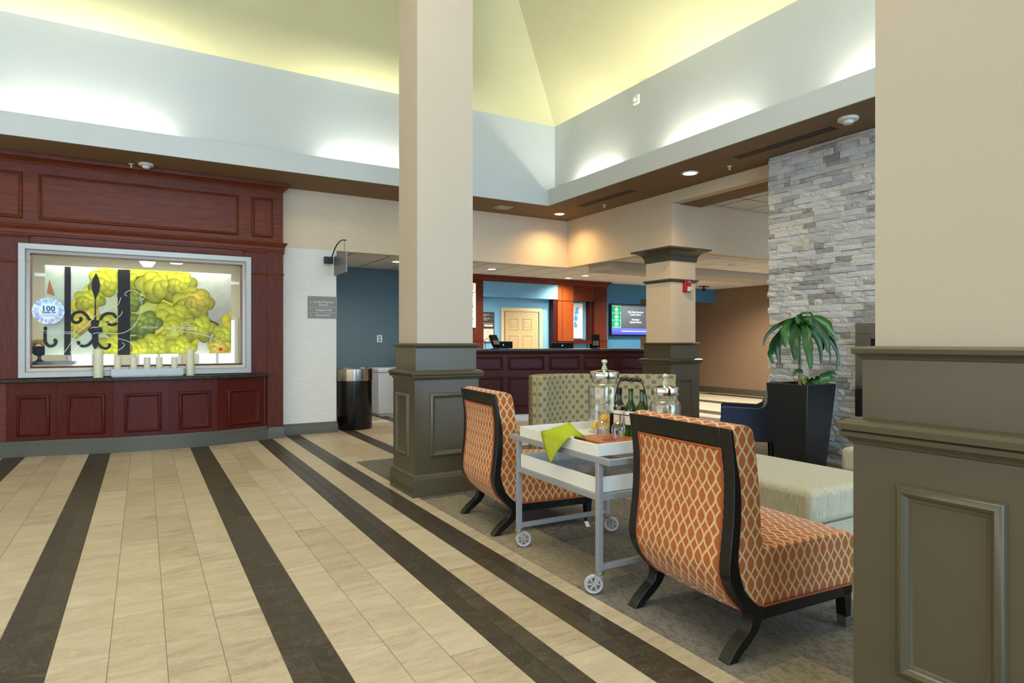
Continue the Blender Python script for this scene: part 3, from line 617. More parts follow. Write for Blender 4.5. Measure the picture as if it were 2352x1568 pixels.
CURSIVE = [[(0.365, 1.538), (0.334, 1.543), (0.322, 1.514), (0.345, 1.497), (0.367, 1.532), (0.345, 1.474), (0.294, 1.428), (0.269, 1.428), (0.284, 1.462), (0.355, 1.497)], [(0.416, 1.532), (0.39, 1.538), (0.38, 1.509), (0.401, 1.498), (0.418, 1.532), (0.416, 1.498), (0.436, 1.509)], [(0.447, 1.533), (0.445, 1.498)], [(0.445, 1.515), (0.457, 1.535), (0.473, 1.527)], [(0.519, 1.534), (0.493, 1.536), (0.483, 1.51), (0.498, 1.496), (0.519, 1.522), (0.527, 1.563), (0.498, 1.586), (0.457, 1.597), (0.431, 1.585), (0.447, 1.562), (0.498, 1.562), (0.527, 1.574)], [(0.521, 1.522), (0.524, 1.499)], [(0.54, 1.513), (0.561, 1.522), (0.555, 1.536), (0.542, 1.525), (0.545, 1.499), (0.566, 1.504)], [(0.579, 1.534), (0.577, 1.497)], [(0.577, 1.517), (0.592, 1.537), (0.602, 1.523), (0.6, 1.497), (0.613, 1.502)]]
ROSETTES = [(-0.406, 2.092, 0.139, 6, 0), (-0.035, 2.143, 0.146, 7, 0), (0.209, 2.11, 0.211, 8, 0), (0.425, 2.12, 0.134, 6, 0), (-0.14, 1.872, 0.115, 6, 2), (0.569, 1.843, 0.178, 9, 0), (0.616, 1.897, 0.115, 7, 3), (0.309, 1.63, 0.183, 8, 0), (0.309, 1.441, 0.203, 10, 0), (0.004, 1.568, 0.146, 7, 2), (0.111, 1.26, 0.148, 9, 0), (-0.054, 1.216, 0.116, 8, 0), (-0.578, 1.857, 0.117, 6, 0), (-0.578, 1.614, 0.127, 7, 3), (-0.374, 1.563, 0.121, 7, 0), (-0.689, 1.559, 0.098, 6, 3), (0.642, 1.519, 0.147, 7, 0), (0.967, 1.433, 0.131, 7, 0), (0.989, 1.255, 0.098, 6, 3), (0.425, 1.258, 0.134, 7, 0), (0.87, 1.256, 0.097, 6, 3), (-0.327, 1.262, 0.14, 7, 0)]

# ------------------------------------------------------------ mahogany feature wall with display window
fw = thing('feature_wall', 'tall mahogany panelled wall framing the big silver-edged display window', 'wall panelling', (0, 9.25, 0))
XR, XLw = 1.695, -1.68
obj('back_board', MB().box(XLw, XR, 9.25, 9.42, 2.60, 3.50).box(XLw, -1.15, 9.27, 9.42, 0.0, 2.60).box(1.16, XR, 9.27, 9.42, 0.0, 2.60).box(-1.15, 1.16, 9.27, 9.42, 2.39, 2.60).box(-1.15, 1.16, 9.27, 9.42, 0.0, 1.05), 'woodX', fw)
CN = [(0, 3.445), (0.012, 3.448), (0.016, 3.462), (0.022, 3.466), (0.034, 3.485), (0.060, 3.505), (0.074, 3.512), (0.078, 3.535), (0.084, 3.553), (0, 3.553)]
def run_x(mb, x0, x1, y, prof):
    """moulding along X on a wall facing -Y with returns at both ends"""
    return mb.loft([[(x0 - a, 9.40, z) for a, z in prof], [(x0 - a, y - a, z) for a, z in prof], [(x1 + a, y - a, z) for a, z in prof], [(x1 + a, 9.40, z) for a, z in prof]])
obj('cornice', run_x(MB(), XLw, XR, 9.25, CN), 'woodX', fw)
MR = [(0, 2.600), (0.010, 2.604), (0.012, 2.622), (0.020, 2.628), (0.020, 2.668), (0.026, 2.672), (0.034, 2.690), (0.048, 2.704), (0.052, 2.722), (0.046, 2.728), (0, 2.730)]
obj('picture_rail', run_x(MB(), XLw, XR, 9.25, MR), 'woodX', fw)
for a, b in ((-1.073, 1.12), (-1.665, -1.22), (1.278, 1.56)):
    obj('panel_moulding', MB().frame(plY(9.25), a, b, 2.792, 3.338, bead(0.9)), 'woodX', fw)
for s, a, b in ((1, 1.19, 1.695), (-1, -1.68, -1.165)):
    pz = MB().box(a, b, 9.235, 9.27, 0.916, 2.60)
    if s > 0: pz.box(1.484, b, 9.235, 9.27, 0.16, 0.916)
    obj('pilaster', pz, 'woodZ', fw)
    q0, q1 = (1.484, 1.69) if s > 0 else (-1.675, -1.46)
    obj('pilaster', MB().box(q0, q1, 9.222, 9.235, 0.16 if s > 0 else 0.916, 2.60), 'woodZ', fw)
    obj('cap_moulding', run_x(MB(), a, b, 9.235, [(0, 2.565), (0.008, 2.57), (0.012, 2.585), (0.02, 2.6), (0, 2.601)]), 'woodX', fw)
    obj('neck_moulding', run_x(MB(), a, b, 9.225, [(0, 2.272), (0.006, 2.275), (0.010, 2.288), (0.006, 2.30), (0, 2.303)]), 'woodX', fw)
    obj('foot_moulding', MB().box(q0, q1, 9.214, 9.224, 1.02, 1.036), 'woodX', fw)
obj('panel_moulding', MB().box(-1.06, 1.09, 9.255, 9.27, 2.525, 2.545).box(-1.06, 1.09, 9.26, 9.27, 2.548, 2.556), 'woodX', fw)
obj('plinth', MB().rects(1.483, 1.70, 9.19, 9.42, [(0.0, 0), (0.0, 0.125), (-0.006, 0.14), (-0.010, 0.16)]), 'olive_wall', fw)

# curved cabinet in front of it
cab = thing('curved_cabinet', 'bowed mahogany cabinet of flat panelled faces under the display window', 'cabinet', (0.15, 9.2, 0))
PT = [(-1.50, 9.262), (-0.90, 9.150), (-0.32, 8.995), (0.28, 8.945), (0.84, 8.985), (1.48, 9.17)]
def inset(pts, d):
    out = []
    for i, p in enumerate(pts):
        a = Vector(pts[max(i - 1, 0)]); b = Vector(pts[min(i + 1, len(pts) - 1)]); t_ = (b - a).normalized(); n = Vector((-t_.y, t_.x)); out.append((p[0] + n.x * d, p[1] + n.y * d))
    return out
IN = inset(PT, 0.03)
def slab(pts, z0, z1, end=9.262): return MB().prism([*pts, (pts[-1][0], end), (pts[0][0], end + 0.004)], 'Z', z0, z1)
obj('plinth', slab(PT, 0, 0.128).prism([*inset(PT, 0.008), (PT[-1][0] - 0.008, 9.264), (PT[0][0], 9.268)], 'Z', 0.128, 0.142).prism([*inset(PT, 0.016), (PT[-1][0] - 0.016, 9.264), (PT[0][0], 9.268)], 'Z', 0.142, 0.185), 'olive_wall', cab)
for i in range(5):
    (xa, ya), (xb, yb) = IN[i], IN[i + 1]
    d = Vector((xb - xa, yb - ya, 0)); L = d.length; u = d / L; n = Vector((u.y, -u.x, 0))
    pl = ((xa, ya, 0), tuple(u), tuple(n))
    pb = obj('face_panel', MB().panel(pl, 0.0012, L - 0.0012, 0.186, 0.867, 0.0, 0.03), 'woodR', cab)
    m0, m1 = (0.19 * L, 0.86 * L) if i else (0.36 * L, 0.90 * L)
    obj('panel_moulding', MB().frame(pl, m0, m1, 0.235, 0.715, bead(0.95)), 'woodR', pb)
obj('end_panel', MB().box(1.43, 1.452, 9.18, 9.266, 0.186, 0.867), 'woodR', cab)
OUT = inset(PT, -0.025)
tag(obj('granite_worktop', MB().prism([*OUT, (OUT[-1][0] + 0.01, 9.268), (OUT[0][0], 9.268)], 'Z', 0.868, 0.914), 'granite', bevel=0.008), 'dark speckled granite top on the bowed mahogany cabinet', 'worktop')

# display window
dw = thing('display_window', 'silver-framed display window set in the mahogany feature wall', 'display window', (0, 9.25, 0.93))
pl = plY(9.236)
FP = [(0, 0), (0, 0.040), (0.004, 0.046), (0.066, 0.046), (0.070, 0.040), (0.071, 0.026), (0.074, 0.024), (0.106, 0.018), (0.112, 0.012), (0.113, 0.0)]
obj('frame', MB().frame(pl, -1.258, 1.273, 0.922, 2.502, FP), 'alu', dw)
obj('glass_pane', MB().box(-1.15, 1.165, 9.238, 9.243, 1.03, 2.395), 'pane', dw, smooth=0)
et = MB()
for p in ETCH: ribbon(et, smooth_path([(a, b, 0) for a, b in p], 5), 0.0065, 9.2370)
for p in CURSIVE: ribbon(et, smooth_path([(a, b, 0) for a, b in p], 5), 0.005, 9.2370)
letters(et, 'WELCOME TO THE', 0.143, 9.2370, 1.516, 0.036, space=1.12)
obj('etched_lettering', et, 'text_white', dw, smooth=0)
# lit room behind the pane
nr = group_struct('wall_display_room')
obj('back_wall', MB().box(-1.6, 1.44, 11.2, 11.3, 0, 2.7).box(-1.62, -1.58, 9.42, 11.2, 0, 2.7).box(1.40, 1.44, 9.42, 11.2, 0, 2.7).box(-1.6, 1.44, 9.42, 11.2, 0.7, 0.72).box(-1.6, 1.44, 9.42, 11.2, 2.62, 2.66), 'shade_in', nr)
for x0 in (-0.95, -0.1, 0.72):
    wn = struct('window_%d' % (1 + round((x0 + 0.95) / 0.8)), MB().frame(plY(11.2), x0, x0 + 0.62, 0.95, 1.75, [(0, 0), (0, 0.03), (0.05, 0.03), (0.05, 0)]), 'white_enamel')
    obj('pane', MB().box(x0 + 0.05, x0 + 0.57, 11.19, 11.195, 1.0, 1.70), emit('bright_window', (0.85, 0.93, 1.0), 0.8) if 'bright_window' not in D.materials else D.materials['bright_window'], wn)
    obj('glazing_bar', MB().box(x0 + 0.29, x0 + 0.33, 11.17, 11.19, 1.0, 1.70), 'white_enamel', wn)
area('display_room_fill', (0, 10.3, 2.55), (0, 0, 0), 1.6, 0.8, 20, (1.0, 0.95, 0.82))  # fill added to brighten the room behind the pane, no fitting built
area('print_fill_light', (0, 9.275, 2.36), (R(32), 0, 0), 2.0, 0.03, 7, (1.0, 0.97, 0.90))  # hidden strips added above and below to brighten the print
area('print_fill_light', (0, 9.275, 1.07), (R(148), 0, 0), 2.0, 0.03, 3, (1.0, 0.97, 0.90))
for i, (x, z, r_) in enumerate(((0.05, 2.37, 0.11), (0.40, 2.43, 0.14))):
    p = thing('pendant_lamp', ('deep ribbed white pendant shade seen through the display window' if i == 0 else 'wide shallow white pendant bowl seen through the display window'), 'lamp', (x, 9.95, z), 0)
    obj('shade', MB().lathe([(0.001, 0), (r_ * 0.5, 0.005), (r_ * 0.85, 0.06), (r_, 0.16), (r_ * 0.9, 0.2)], 20, (x, 9.95, z)), 'lamp_white', p)
    obj('stem', MB().tube([(x, 9.95, z + 0.1), (x, 9.95, 2.64)], 0.008), 'steel', p)

# garden print hung behind the pane
rp = random.Random(3)
def blob(cx_, cz, rx, rz, rot, y, cin, cout, n=18, wob=0.05):
    vs = [(cx_, y, cz)]; cs = [cin]; a0 = R(rot)
    for j in range(n):
        a = 2 * PI * j / n; k = 1 + rp.uniform(-wob, wob); ex, ez = rx * math.cos(a) * k, rz * math.sin(a) * k
        vs.append((cx_ + ex * math.cos(a0) - ez * math.sin(a0), y, cz + ex * math.sin(a0) + ez * math.cos(a0)))
        sh = 0.88 + 0.12 * math.sin(a); cs.append(tuple(c * sh for c in cout))
    return vs, [(0, 1 + (j + 1) % n, 1 + j) for j in range(n)], cs
mx0, mx1, mz0, mz1 = MURAL[0][0], MURAL[1][0], MURAL[3][1], MURAL[0][1]
mu = thing('garden_print', 'large photographic print of yellow-green succulents and black ironwork behind glass', 'print', ((mx0 + mx1) / 2, 9.37, mz0))
obj('board', MB().box(mx0, mx1, 9.362, 9.372, mz0, mz1), 'plastic_white', mu)
ly = []
nx, nz = 36, 18; vs = []; cs = []; fs = []
for j in range(nz + 1):
    for i in range(nx + 1):
        fx, fz = i / nx, j / nz; k = rp.uniform(-0.05, 0.05)
        a = Vector((0.50, 0.58, 0.46)); b = Vector((0.58, 0.58, 0.48)); c = Vector((0.30, 0.25, 0.19)); d = Vector((0.50, 0.55, 0.06))
        col = a.lerp(b, fx)
        if fx > 0.78: col = col.lerp(c, max(0, 0.75 - abs(fz - 0.4) * 1.8) * min(1, (fx - 0.78) * 8))
        if 0.28 < fx < 0.78: col = col.lerp(d, min(1, (fx - 0.28) * 6) * min(1, (0.78 - fx) * 8) * 0.9)
        vs.append((mx0 + (mx1 - mx0) * fx, 9.3612, mz0 + (mz1 - mz0) * fz)); cs.append(tuple(max(0, x + k) for x in col))
w_ = nx + 1
for j in range(nz):
    for i in range(nx): fs.append((j * w_ + i, j * w_ + i + 1, (j + 1) * w_ + i + 1, (j + 1) * w_ + i))
ly.append((vs, fs, cs))
KC = {0: ((0.80, 0.78, 0.01), (0.52, 0.55, 0.01)), 1: ((0.82, 0.82, 0.12), (0.58, 0.62, 0.03)), 2: ((0.34, 0.42, 0.02), (0.16, 0.24, 0.01)), 3: ((0.86, 0.66, 0.02), (0.66, 0.52, 0.04))}
for P in DARKS: ly.append(([(a, 9.3609, b) for a, b in P], [tuple(range(len(P)))], (0.07, 0.10, 0.02)))
for i, (x, z, rx, rz, rot, k) in enumerate(LEAVES):
    if mx0 + 0.01 < x - rx * 0.5 and x + rx < mx1 + 0.05:
        y = 9.3606 - 0.00012 * i
        rx_ = min(rx, mx1 - x - 0.003); rz_ = min(rz, mz1 - z - 0.003, z - mz0 - 0.003)
        ly.append(blob(x, z, rx_ * 1.05, rz_ * 1.05, rot, y + 0.00006, tuple(c * 0.72 for c in KC[k][1]), (0.42, 0.22, 0.05) if k in (0, 3) else (0.22, 0.30, 0.03)))
        ly.append(blob(x, z, rx_, rz_, rot, y, KC[k][0], KC[k][1]))
yy = 9.3545
for cx_, cz, rr, npet, kind in ROSETTES:
    rr *= 1.12; npet = max(5, npet - 2)
    for ring_, (rad, sz) in enumerate(((0.72, 0.98), (0.46, 0.80), (0.20, 0.52))):
        for k in range(npet if ring_ < 2 else npet - 2):
            a = 2 * PI * k / (npet if ring_ < 2 else npet - 2) + ring_ * 0.5 + rp.uniform(-0.15, 0.15)
            px_, pz_ = cx_ + rr * rad * math.cos(a), cz + rr * rad * 0.8 * math.sin(a); L1, L2 = rr * sz * 0.62, rr * sz * 0.50
            L1 = min(L1, mx1 - 0.004 - px_, px_ - mx0 - 0.004); L2 = min(L2, mz1 - 0.004 - pz_, pz_ - mz0 - 0.004)
            if L1 < 0.01 or L2 < 0.01: continue
            ci, co = KC[kind]; sh = 0.62 + 0.14 * ring_ + 0.28 * max(-0.3, math.sin(a)) + rp.uniform(-0.10, 0.10)
            inb = lambda B_: ([(min(max(x, mx0 + 0.001), mx1 - 0.001), y, min(max(z, mz0 + 0.001), mz1 - 0.001)) for x, y, z in B_[0]], B_[1], B_[2])
            ly.append(inb(blob(px_, pz_, L1 * 1.05, L2 * 1.05, math.degrees(a), yy + 0.00002, tuple(c * sh * 0.6 for c in co), (0.36 * sh, 0.22 * sh, 0.03) if rp.random() < 0.35 else tuple(c * sh * 0.45 for c in co), 14)))
            ly.append(inb(blob(px_, pz_, L1, L2, math.degrees(a), yy, tuple(min(1, c * sh * 0.95 + 0.08) for c in ci), tuple(c * sh * 0.92 for c in co), 14))); yy -= 0.000004
ly.append(([(mx0 + 0.02, 9.352, 1.93), (mx0 + 0.10, 9.352, 1.90), (mx0 + 0.045, 9.352, 2.10)], [(0, 1, 2)], (0.42, 0.17, 0.06)))
yb = 9.3512
for q in BARS: ly.append(([(a, yb, b) for a, b in q], [(0, 1, 2, 3)], (0.018, 0.014, 0.010)))
n = len(SPEAR); ctr = None
tr = D.meshes.new('t'); tr.from_pydata([(a, yb, b) for a, b in SPEAR], [], [tuple(range(n))]); bm = bmesh.new(); bm.from_mesh(tr); bmesh.ops.triangulate(bm, faces=bm.faces[:])
ly.append(([tuple(v.co) for v in bm.verts], [tuple(v.index for v in f.verts) for f in bm.faces], (0.02, 0.016, 0.012))); bm.free(); D.meshes.remove(tr)
for q in SCROLLS:
    m_ = MB(); ribbon(m_, smooth_path([(a, b, 0) for a, b in q], 5), 0.034, yb - 0.0003, t=0.0002); ly.append((m_.v, m_.f, (0.022, 0.018, 0.014)))
m_ = MB().box(0.885, 0.925, 9.3502, 9.3510, 1.222, 1.262); ly.append((m_.v, m_.f, (0.42, 0.02, 0.01)))
colour_mesh('picture', ly, 'print', mu)
for x in (mx0 - 0.05, mx1 + 0.05):
    obj('clip', MB().box(x - 0.05, x + 0.05, 9.35, 9.375, 2.13, 2.17), 'plastic_white', mu)
bw = thing('fruit_bowl', 'dark bowl of fruit in the corner behind the display glass', 'bowl', (-1.10, 9.75, 1.10))
obj('bowl', MB().lathe([(0.03, 0.0), (0.05, 0.01), (0.10, 0.06), (0.13, 0.12), (0.12, 0.12), (0.09, 0.06), (0.02, 0.02)], 20, (-1.12, 9.75, 1.17)), 'black_shine', bw)
obj('stand', MB().box(-1.38, -0.75, 9.6, 9.95, 1.06, 1.10).lathe([(0.06, 1.10), (0.02, 1.13), (0.02, 1.17), (0.05, 1.18)], 14, (-1.12, 9.75, 0)), 'black_shine', bw)
for i in range(4):
    c = (-1.15 + 0.02 * i, 9.68 + 0.044 * i, 1.27 + 0.012 * (i % 2)); pth = [(c[0] - 0.09 * math.cos(a), c[1], c[2] + 0.075 * math.sin(a)) for a in [PI * k / 8 for k in range(9)]]
    tag(obj('banana', MB().tube(pth, [0.006, 0.014, 0.018, 0.019, 0.019, 0.019, 0.018, 0.013, 0.005], 8), 'banana'), 'ripe yellow banana in the dark bowl behind the glass', 'fruit', 'bananas in the bowl')

# round sticker on the pane
sk = thing('round_sticker', 'round blue and white anniversary sticker on the display glass', 'sticker', (-0.975, 9.234, 1.713))
vs, fs, cs = [(-0.975, 9.2355, 1.713)], [], [(0.85, 0.92, 1.0)]
N_ = 96
for ring, rr in ((0, 0.085), (1, 0.115), (2, 0.158)):
    for j in range(N_):
        a = 2 * PI * j / N_; vs.append((-0.975 + rr * math.cos(a), 9.2355, 1.713 + rr * 1.0 * math.sin(a)))
        k = rp.random(); blue = (0.02, 0.30, 0.80) if math.sin(a) > -0.3 else (0.03, 0.12, 0.62)
        cs.append((0.85, 0.92, 1.0) if ring == 0 or k > (0.75 if ring == 1 else 0.45) else tuple(x + (y - x) * 0.35 for x, y in zip(blue, (0.85, 0.92, 1.0))))
for j in range(N_):
    fs.append((0, 1 + (j + 1) % N_, 1 + j))
    for r_ in (0, 1): a = 1 + r_ * N_; fs.append((a + j, a + (j + 1) % N_, a + N_ + (j + 1) % N_, a + N_ + j))
colour_mesh('disc', [(vs, fs, cs)], 'print', sk)
tm = MB(); letters(tm, '100', -0.975, 9.2345, 1.713, 0.085, offset=0.0035, space=1.05)
obj('lettering', tm, plain('sticker_teal', '0a6aa8', 0.5), sk, smooth=0)
tm = MB(); letters(tm, 'YEARS OF', -0.972, 9.2345, 1.684, 0.031, offset=0.0012); obj('lettering', tm, plain('sticker_navy', '1c2f6e', 0.5), sk, smooth=0)
tm = MB(); letters(tm, 'Hospitality', -0.972, 9.2345, 1.650, 0.036, shear=0.3); obj('lettering', tm, plain('sticker_light_blue', '5aa0d0', 0.5), sk, smooth=0)

# candles on the granite
def candle(x, y, z, r_, h, label, group=None):
    c = thing('candle', label, 'candle', (x, y, z), 0, group)
    obj('wax', MB().lathe([(r_ * 0.97, 0), (r_, 0.006), (r_, h - 0.004), (r_ * 0.95, h), (r_ * 0.6, h - 0.012), (0.001, h - 0.014)], 24, (x, y, z)), 'candle', c)
    obj('wick', MB().tube([(x, y, z + h - 0.014), (x + 0.001, y, z + h - 0.002)], 0.0018, 5), 'black', c)
candle(-0.467, 9.05, 0.914, 0.051, 0.345, 'tall cream pillar candle standing before the black ironwork picture')
candle(0.52, 9.05, 0.914, 0.047, 0.335, 'tall cream pillar candle near the sticker-free end of the window')
ct = thing('candle_tray', 'long low clear-edged silver candle tray on the granite worktop', 'tray', (0.05, 9.06, 0.914))
obj('tray', MB().rects(-0.335, 0.44, 9.0, 9.12, [(-0.012, 0.914), (-0.012, 0.92), (0, 0.924), (0, 0.932)]).box(-0.335, 0.44, 9.0, 9.006, 0.93, 1.012).box(-0.335, 0.44, 9.114, 9.12, 0.93, 1.012).box(-0.335, -0.329, 9.006, 9.114, 0.93, 1.012).box(0.434, 0.44, 9.006, 9.114, 0.93, 1.012), 'alu', ct)
for i, (x, nm) in enumerate(((-0.271, 'first'), (-0.103, 'second'), (0.041, 'middle'), (0.173, 'fourth'), (0.342, 'fifth'))):
    candle(x, 9.06, 0.932, 0.037, 0.222, 'short cream candle, %s from the sticker end of the silver tray' % nm, 'short candles in the tray')

# ------------------------------------------------------------ signs and small wall things
sg = thing('wall_sign', 'grey direction sign for rooms and restrooms on the pale wall', 'sign', (2.28, 9.42, 1.69))
obj('plate', MB().box(2.07, 2.495, 9.408, 9.42, 1.692, 2.015), 'sign_grey', sg)
tm = MB()
for tx, z, x in (('Linden/Cypress', 1.918, 2.30), ('Rooms', 1.876, 2.30), ('Sequoia Hall', 1.801, 2.30), ('Restrooms', 1.725, 2.29)): letters(tm, tx, x, 9.407, z, 0.047)
for z in (1.925, 1.815, 1.737):
    tm.box(2.10, 2.128, 9.4065, 9.4075, z - 0.0015, z + 0.0015)
    for s in (1, -1): tm.prism([(2.10, z), (2.111, z + s * 0.011), (2.114, z + s * 0.009), (2.103, z)], 'Y', 9.4065, 9.4075)
tm.box(2.07, 2.495, 9.4068, 9.4075, 1.8545, 1.857).box(2.07, 2.495, 9.4068, 9.4075, 1.7745, 1.777)
obj('lettering', tm, 'text_white', sg, smooth=0)
hs = thing('hanging_sign', 'grey blade sign hanging from a curved black bracket by the hall', 'sign', (2.40, 9.4, 2.35))
obj('mount', MB().box(2.30, 2.42, 9.34, 9.42, 2.50, 2.60), 'black_metal', hs)
arc = smooth_path([(2.40, 9.36, 2.58), (2.43, 9.22, 2.74), (2.45, 9.02, 2.80), (2.46, 8.80, 2.775)], 5)
obj('bracket', MB().tube(arc, 0.009, 8), 'black_metal', hs)
obj('hanger', MB().tube([(2.455, 8.86, 2.785), (2.455, 8.86, 2.62)], 0.003, 6).tube([(2.44, 9.30, 2.66), (2.44, 9.30, 2.60)], 0.003, 6), 'black_metal', hs)
obj('panel', MB().box(2.437, 2.455, 8.72, 9.36, 2.32, 2.605), 'blade', hs)
ol = thing('wall_outlet', 'small white outlet plate on the slate blue hall wall', 'outlet', (3.85, 11.5, 1.33))
obj('plate', MB().box(3.80, 3.90, 11.488, 11.5, 1.335, 1.47), 'plastic_white', ol, bevel=0.004)
obj('socket', MB().box(3.825, 3.875, 11.484, 11.49, 1.41, 1.45).box(3.825, 3.875, 11.484, 11.49, 1.355, 1.395), 'sign_grey', ol)
tr_ = thing('trash_can', 'round black trash can with a stainless steel collar beside the pale wall', 'trash can', (2.845, 9.70, 0))
c0 = (2.845, 9.70, 0)
obj('body', MB().lathe([(0.262, 0), (0.268, 0.01), (0.268, 0.745), (0.25, 0.75)], 40, c0), 'black_shine', tr_)
obj('collar', MB().lathe([(0.25, 0.745), (0.276, 0.747), (0.277, 0.76), (0.277, 0.925), (0.27, 0.932), (0.235, 0.932), (0.225, 0.92), (0.225, 0.80)], 40, c0, caps=False), 'steel', tr_)
obj('liner', MB().lathe([(0.224, 0.80), (0.10, 0.799), (0.001, 0.798)], 30, c0, caps=False), 'black', tr_)
fz = thing('chest_freezer', 'white chest freezer against the slate blue hall wall', 'freezer', (4.0, 11.1, 0))
obj('body', MB().rects(3.62, 4.42, 10.86, 11.47, [(-0.03, 0), (-0.03, 0.05), (0, 0.05), (0, 0.79)]), 'white_enamel', fz, bevel=0.01)
obj('lid', MB().box(3.61, 4.43, 10.85, 11.48, 0.795, 0.865), 'white_enamel', fz, bevel=0.012)

# ------------------------------------------------------------ ceiling fittings
def downlight(x, y, z, r_, label, group=None):
    d = thing('downlight', label, 'ceiling light', (x, y, z), 0, group)
    obj('trim', MB().lathe([(r_ * 1.35, 0), (r_ * 1.32, -0.006), (r_ * 1.05, -0.010), (r_, -0.002), (r_ * 0.96, 0.0)], 28, (x, y, z), caps=False), 'plastic_white', d)
    obj('lens', MB().lathe([(r_, -0.004), (r_ * 0.6, -0.012), (0.001, -0.015)], 28, (x, y, z), caps=False), 'lamp_on', d)
downlight(6.2, 8.93, ZS, 0.075, 'lit warm downlight in the soffit near the inner corner')
downlight(6.17, 5.90, ZS, 0.085, 'lit warm downlight in the soffit nearer the stone wall')
downlight(3.74, 10.25, 2.719, 0.075, 'lit downlight in the hall ceiling beside the big column')
downlight(5.66, 10.39, 2.719, 0.075, 'lit downlight in front of the office door')
downlight(7.89, 10.43, 2.719, 0.075, 'lit downlight in front of the leaf picture')
downlight(7.90, 11.04, 2.719, 0.065, 'small lit downlight nearest the desk back panelling')
def detector(x, y, z, r_, label):
    d = thing('smoke_detector', label, 'smoke detector', (x, y, z))
    obj('base', MB().lathe([(r_, 0), (r_, -0.018), (r_ * 0.93, -0.026), (r_ * 0.6, -0.03)], 28, (x, y, z)), 'plastic_white', d)
    obj('sensor', MB().lathe([(r_ * 0.55, -0.028), (r_ * 0.5, -0.05), (r_ * 0.42, -0.058), (0.001, -0.06)], 20, (x, y, z)), 'plastic_white', d)
detector(0.03, 9.02, ZS, 0.085, 'white smoke detector in the soffit above the mahogany wall')
detector(6.0, 3.66, ZS, 0.095, 'white smoke detector in the soffit above the stone wall')
detector(9.0, 7.6, 2.724, 0.08, 'white smoke detector in the grid ceiling past the stone')
def sprinkler(x, y, z, label):
    d = thing('sprinkler', label, 'sprinkler', (x, y, z))
    obj('escutcheon', MB().lathe([(0.032, 0), (0.030, -0.005), (0.012, -0.008)], 18, (x, y, z)), 'plastic_white', d)
    obj('head', MB().lathe([(0.008, -0.006), (0.008, -0.022), (0.013, -0.03), (0.006, -0.038), (0.018, -0.042), (0.018, -0.045), (0.001, -0.046)], 14, (x, y, z)), 'plastic_white', d)
sprinkler(-0.13, 9.12, ZS, 'white sprinkler head beside the smoke detector over the mahogany wall')
sprinkler(6.36, 5.42, ZS, 'sprinkler head in the soffit beside the vent near the stone wall')
sprinkler(6.42, 7.98, ZS, 'sprinkler head in the soffit beside the vent at the inner corner')
sprinkler(3.6, 9.9, 2.724, 'small sprinkler head in the hall ceiling')
sprinkler(7.5, 10.0, 2.724, 'small sprinkler head in the desk ceiling')
def linear_vent(x, y0, y1, z, label):
    v = thing('linear_vent', label, 'vent', (x, (y0 + y1) / 2, z))
    obj('frame', MB().box(x - 0.10, x + 0.10, y0, y1, z - 0.005, z), 'soffit', v)
    for k in range(3): obj('slot', MB().box(x - 0.07 + 0.05 * k, x - 0.04 + 0.05 * k, y0 + 0.03, y1 - 0.03, z - 0.0065, z - 0.0045), 'vent_dark', v)
linear_vent(6.15, 6.95, 8.28, ZS, 'taupe three-slot air vent in the soffit at the inner corner')
linear_vent(6.14, 3.85, 5.15, ZS, 'taupe three-slot air vent in the soffit above the stone wall')
v = thing('ceiling_speaker', 'flat square taupe grille in the soffit above the desk', 'speaker', (5.1, 8.97, ZS))
obj('grille', MB().rects(4.97, 5.23, 8.86, 9.08, [(0, ZS), (0, ZS - 0.008), (-0.012, ZS - 0.012)]), 'shaft', v)
sb = thing('wall_strobe', 'small white strobe fitting high on the cove wall', 'strobe', (5.87, 6.587, 4.68))
obj('plate', MB().rects(-0.06, 0.06, -0.055, 0.055, [(0, 0), (0, 0.02), (-0.012, 0.03)]), 'plastic_white', sb, local=True)
obj('lens', MB().ball((0, 0, 0.04), 0.032, 12, 8), 'lens', sb, local=True)
sb.rotation_euler = (0, R(-90), 0)
al = thing('fire_alarm', 'red fire alarm strobe on the tan column', 'fire alarm', (7.02, 6.8, 2.1))
obj('housing', MB().box(6.965, 7.085, 6.752, 6.80, 2.095, 2.265), 'red', al, bevel=0.008)
obj('plate', MB().box(6.955, 7.10, 6.785, 6.80, 2.085, 2.275), 'red', al, bevel=0.004)
obj('strobe_lens', MB().rects(7.005, 7.09, -0.04, 0.035, [(0, 0), (0, 0.02), (-0.02, 0.04)]), 'lens', al).matrix_parent_inverse = XF[al.name].inverted() @ Matrix.Translation((0, 6.752, 2.135)) @ Matrix.Rotation(R(90), 4, 'X')
tm = MB(); letters(tm, 'FIRE', 7.05, 6.7505, 2.232, 0.026); obj('lettering', tm, 'text_white', al, smooth=0)

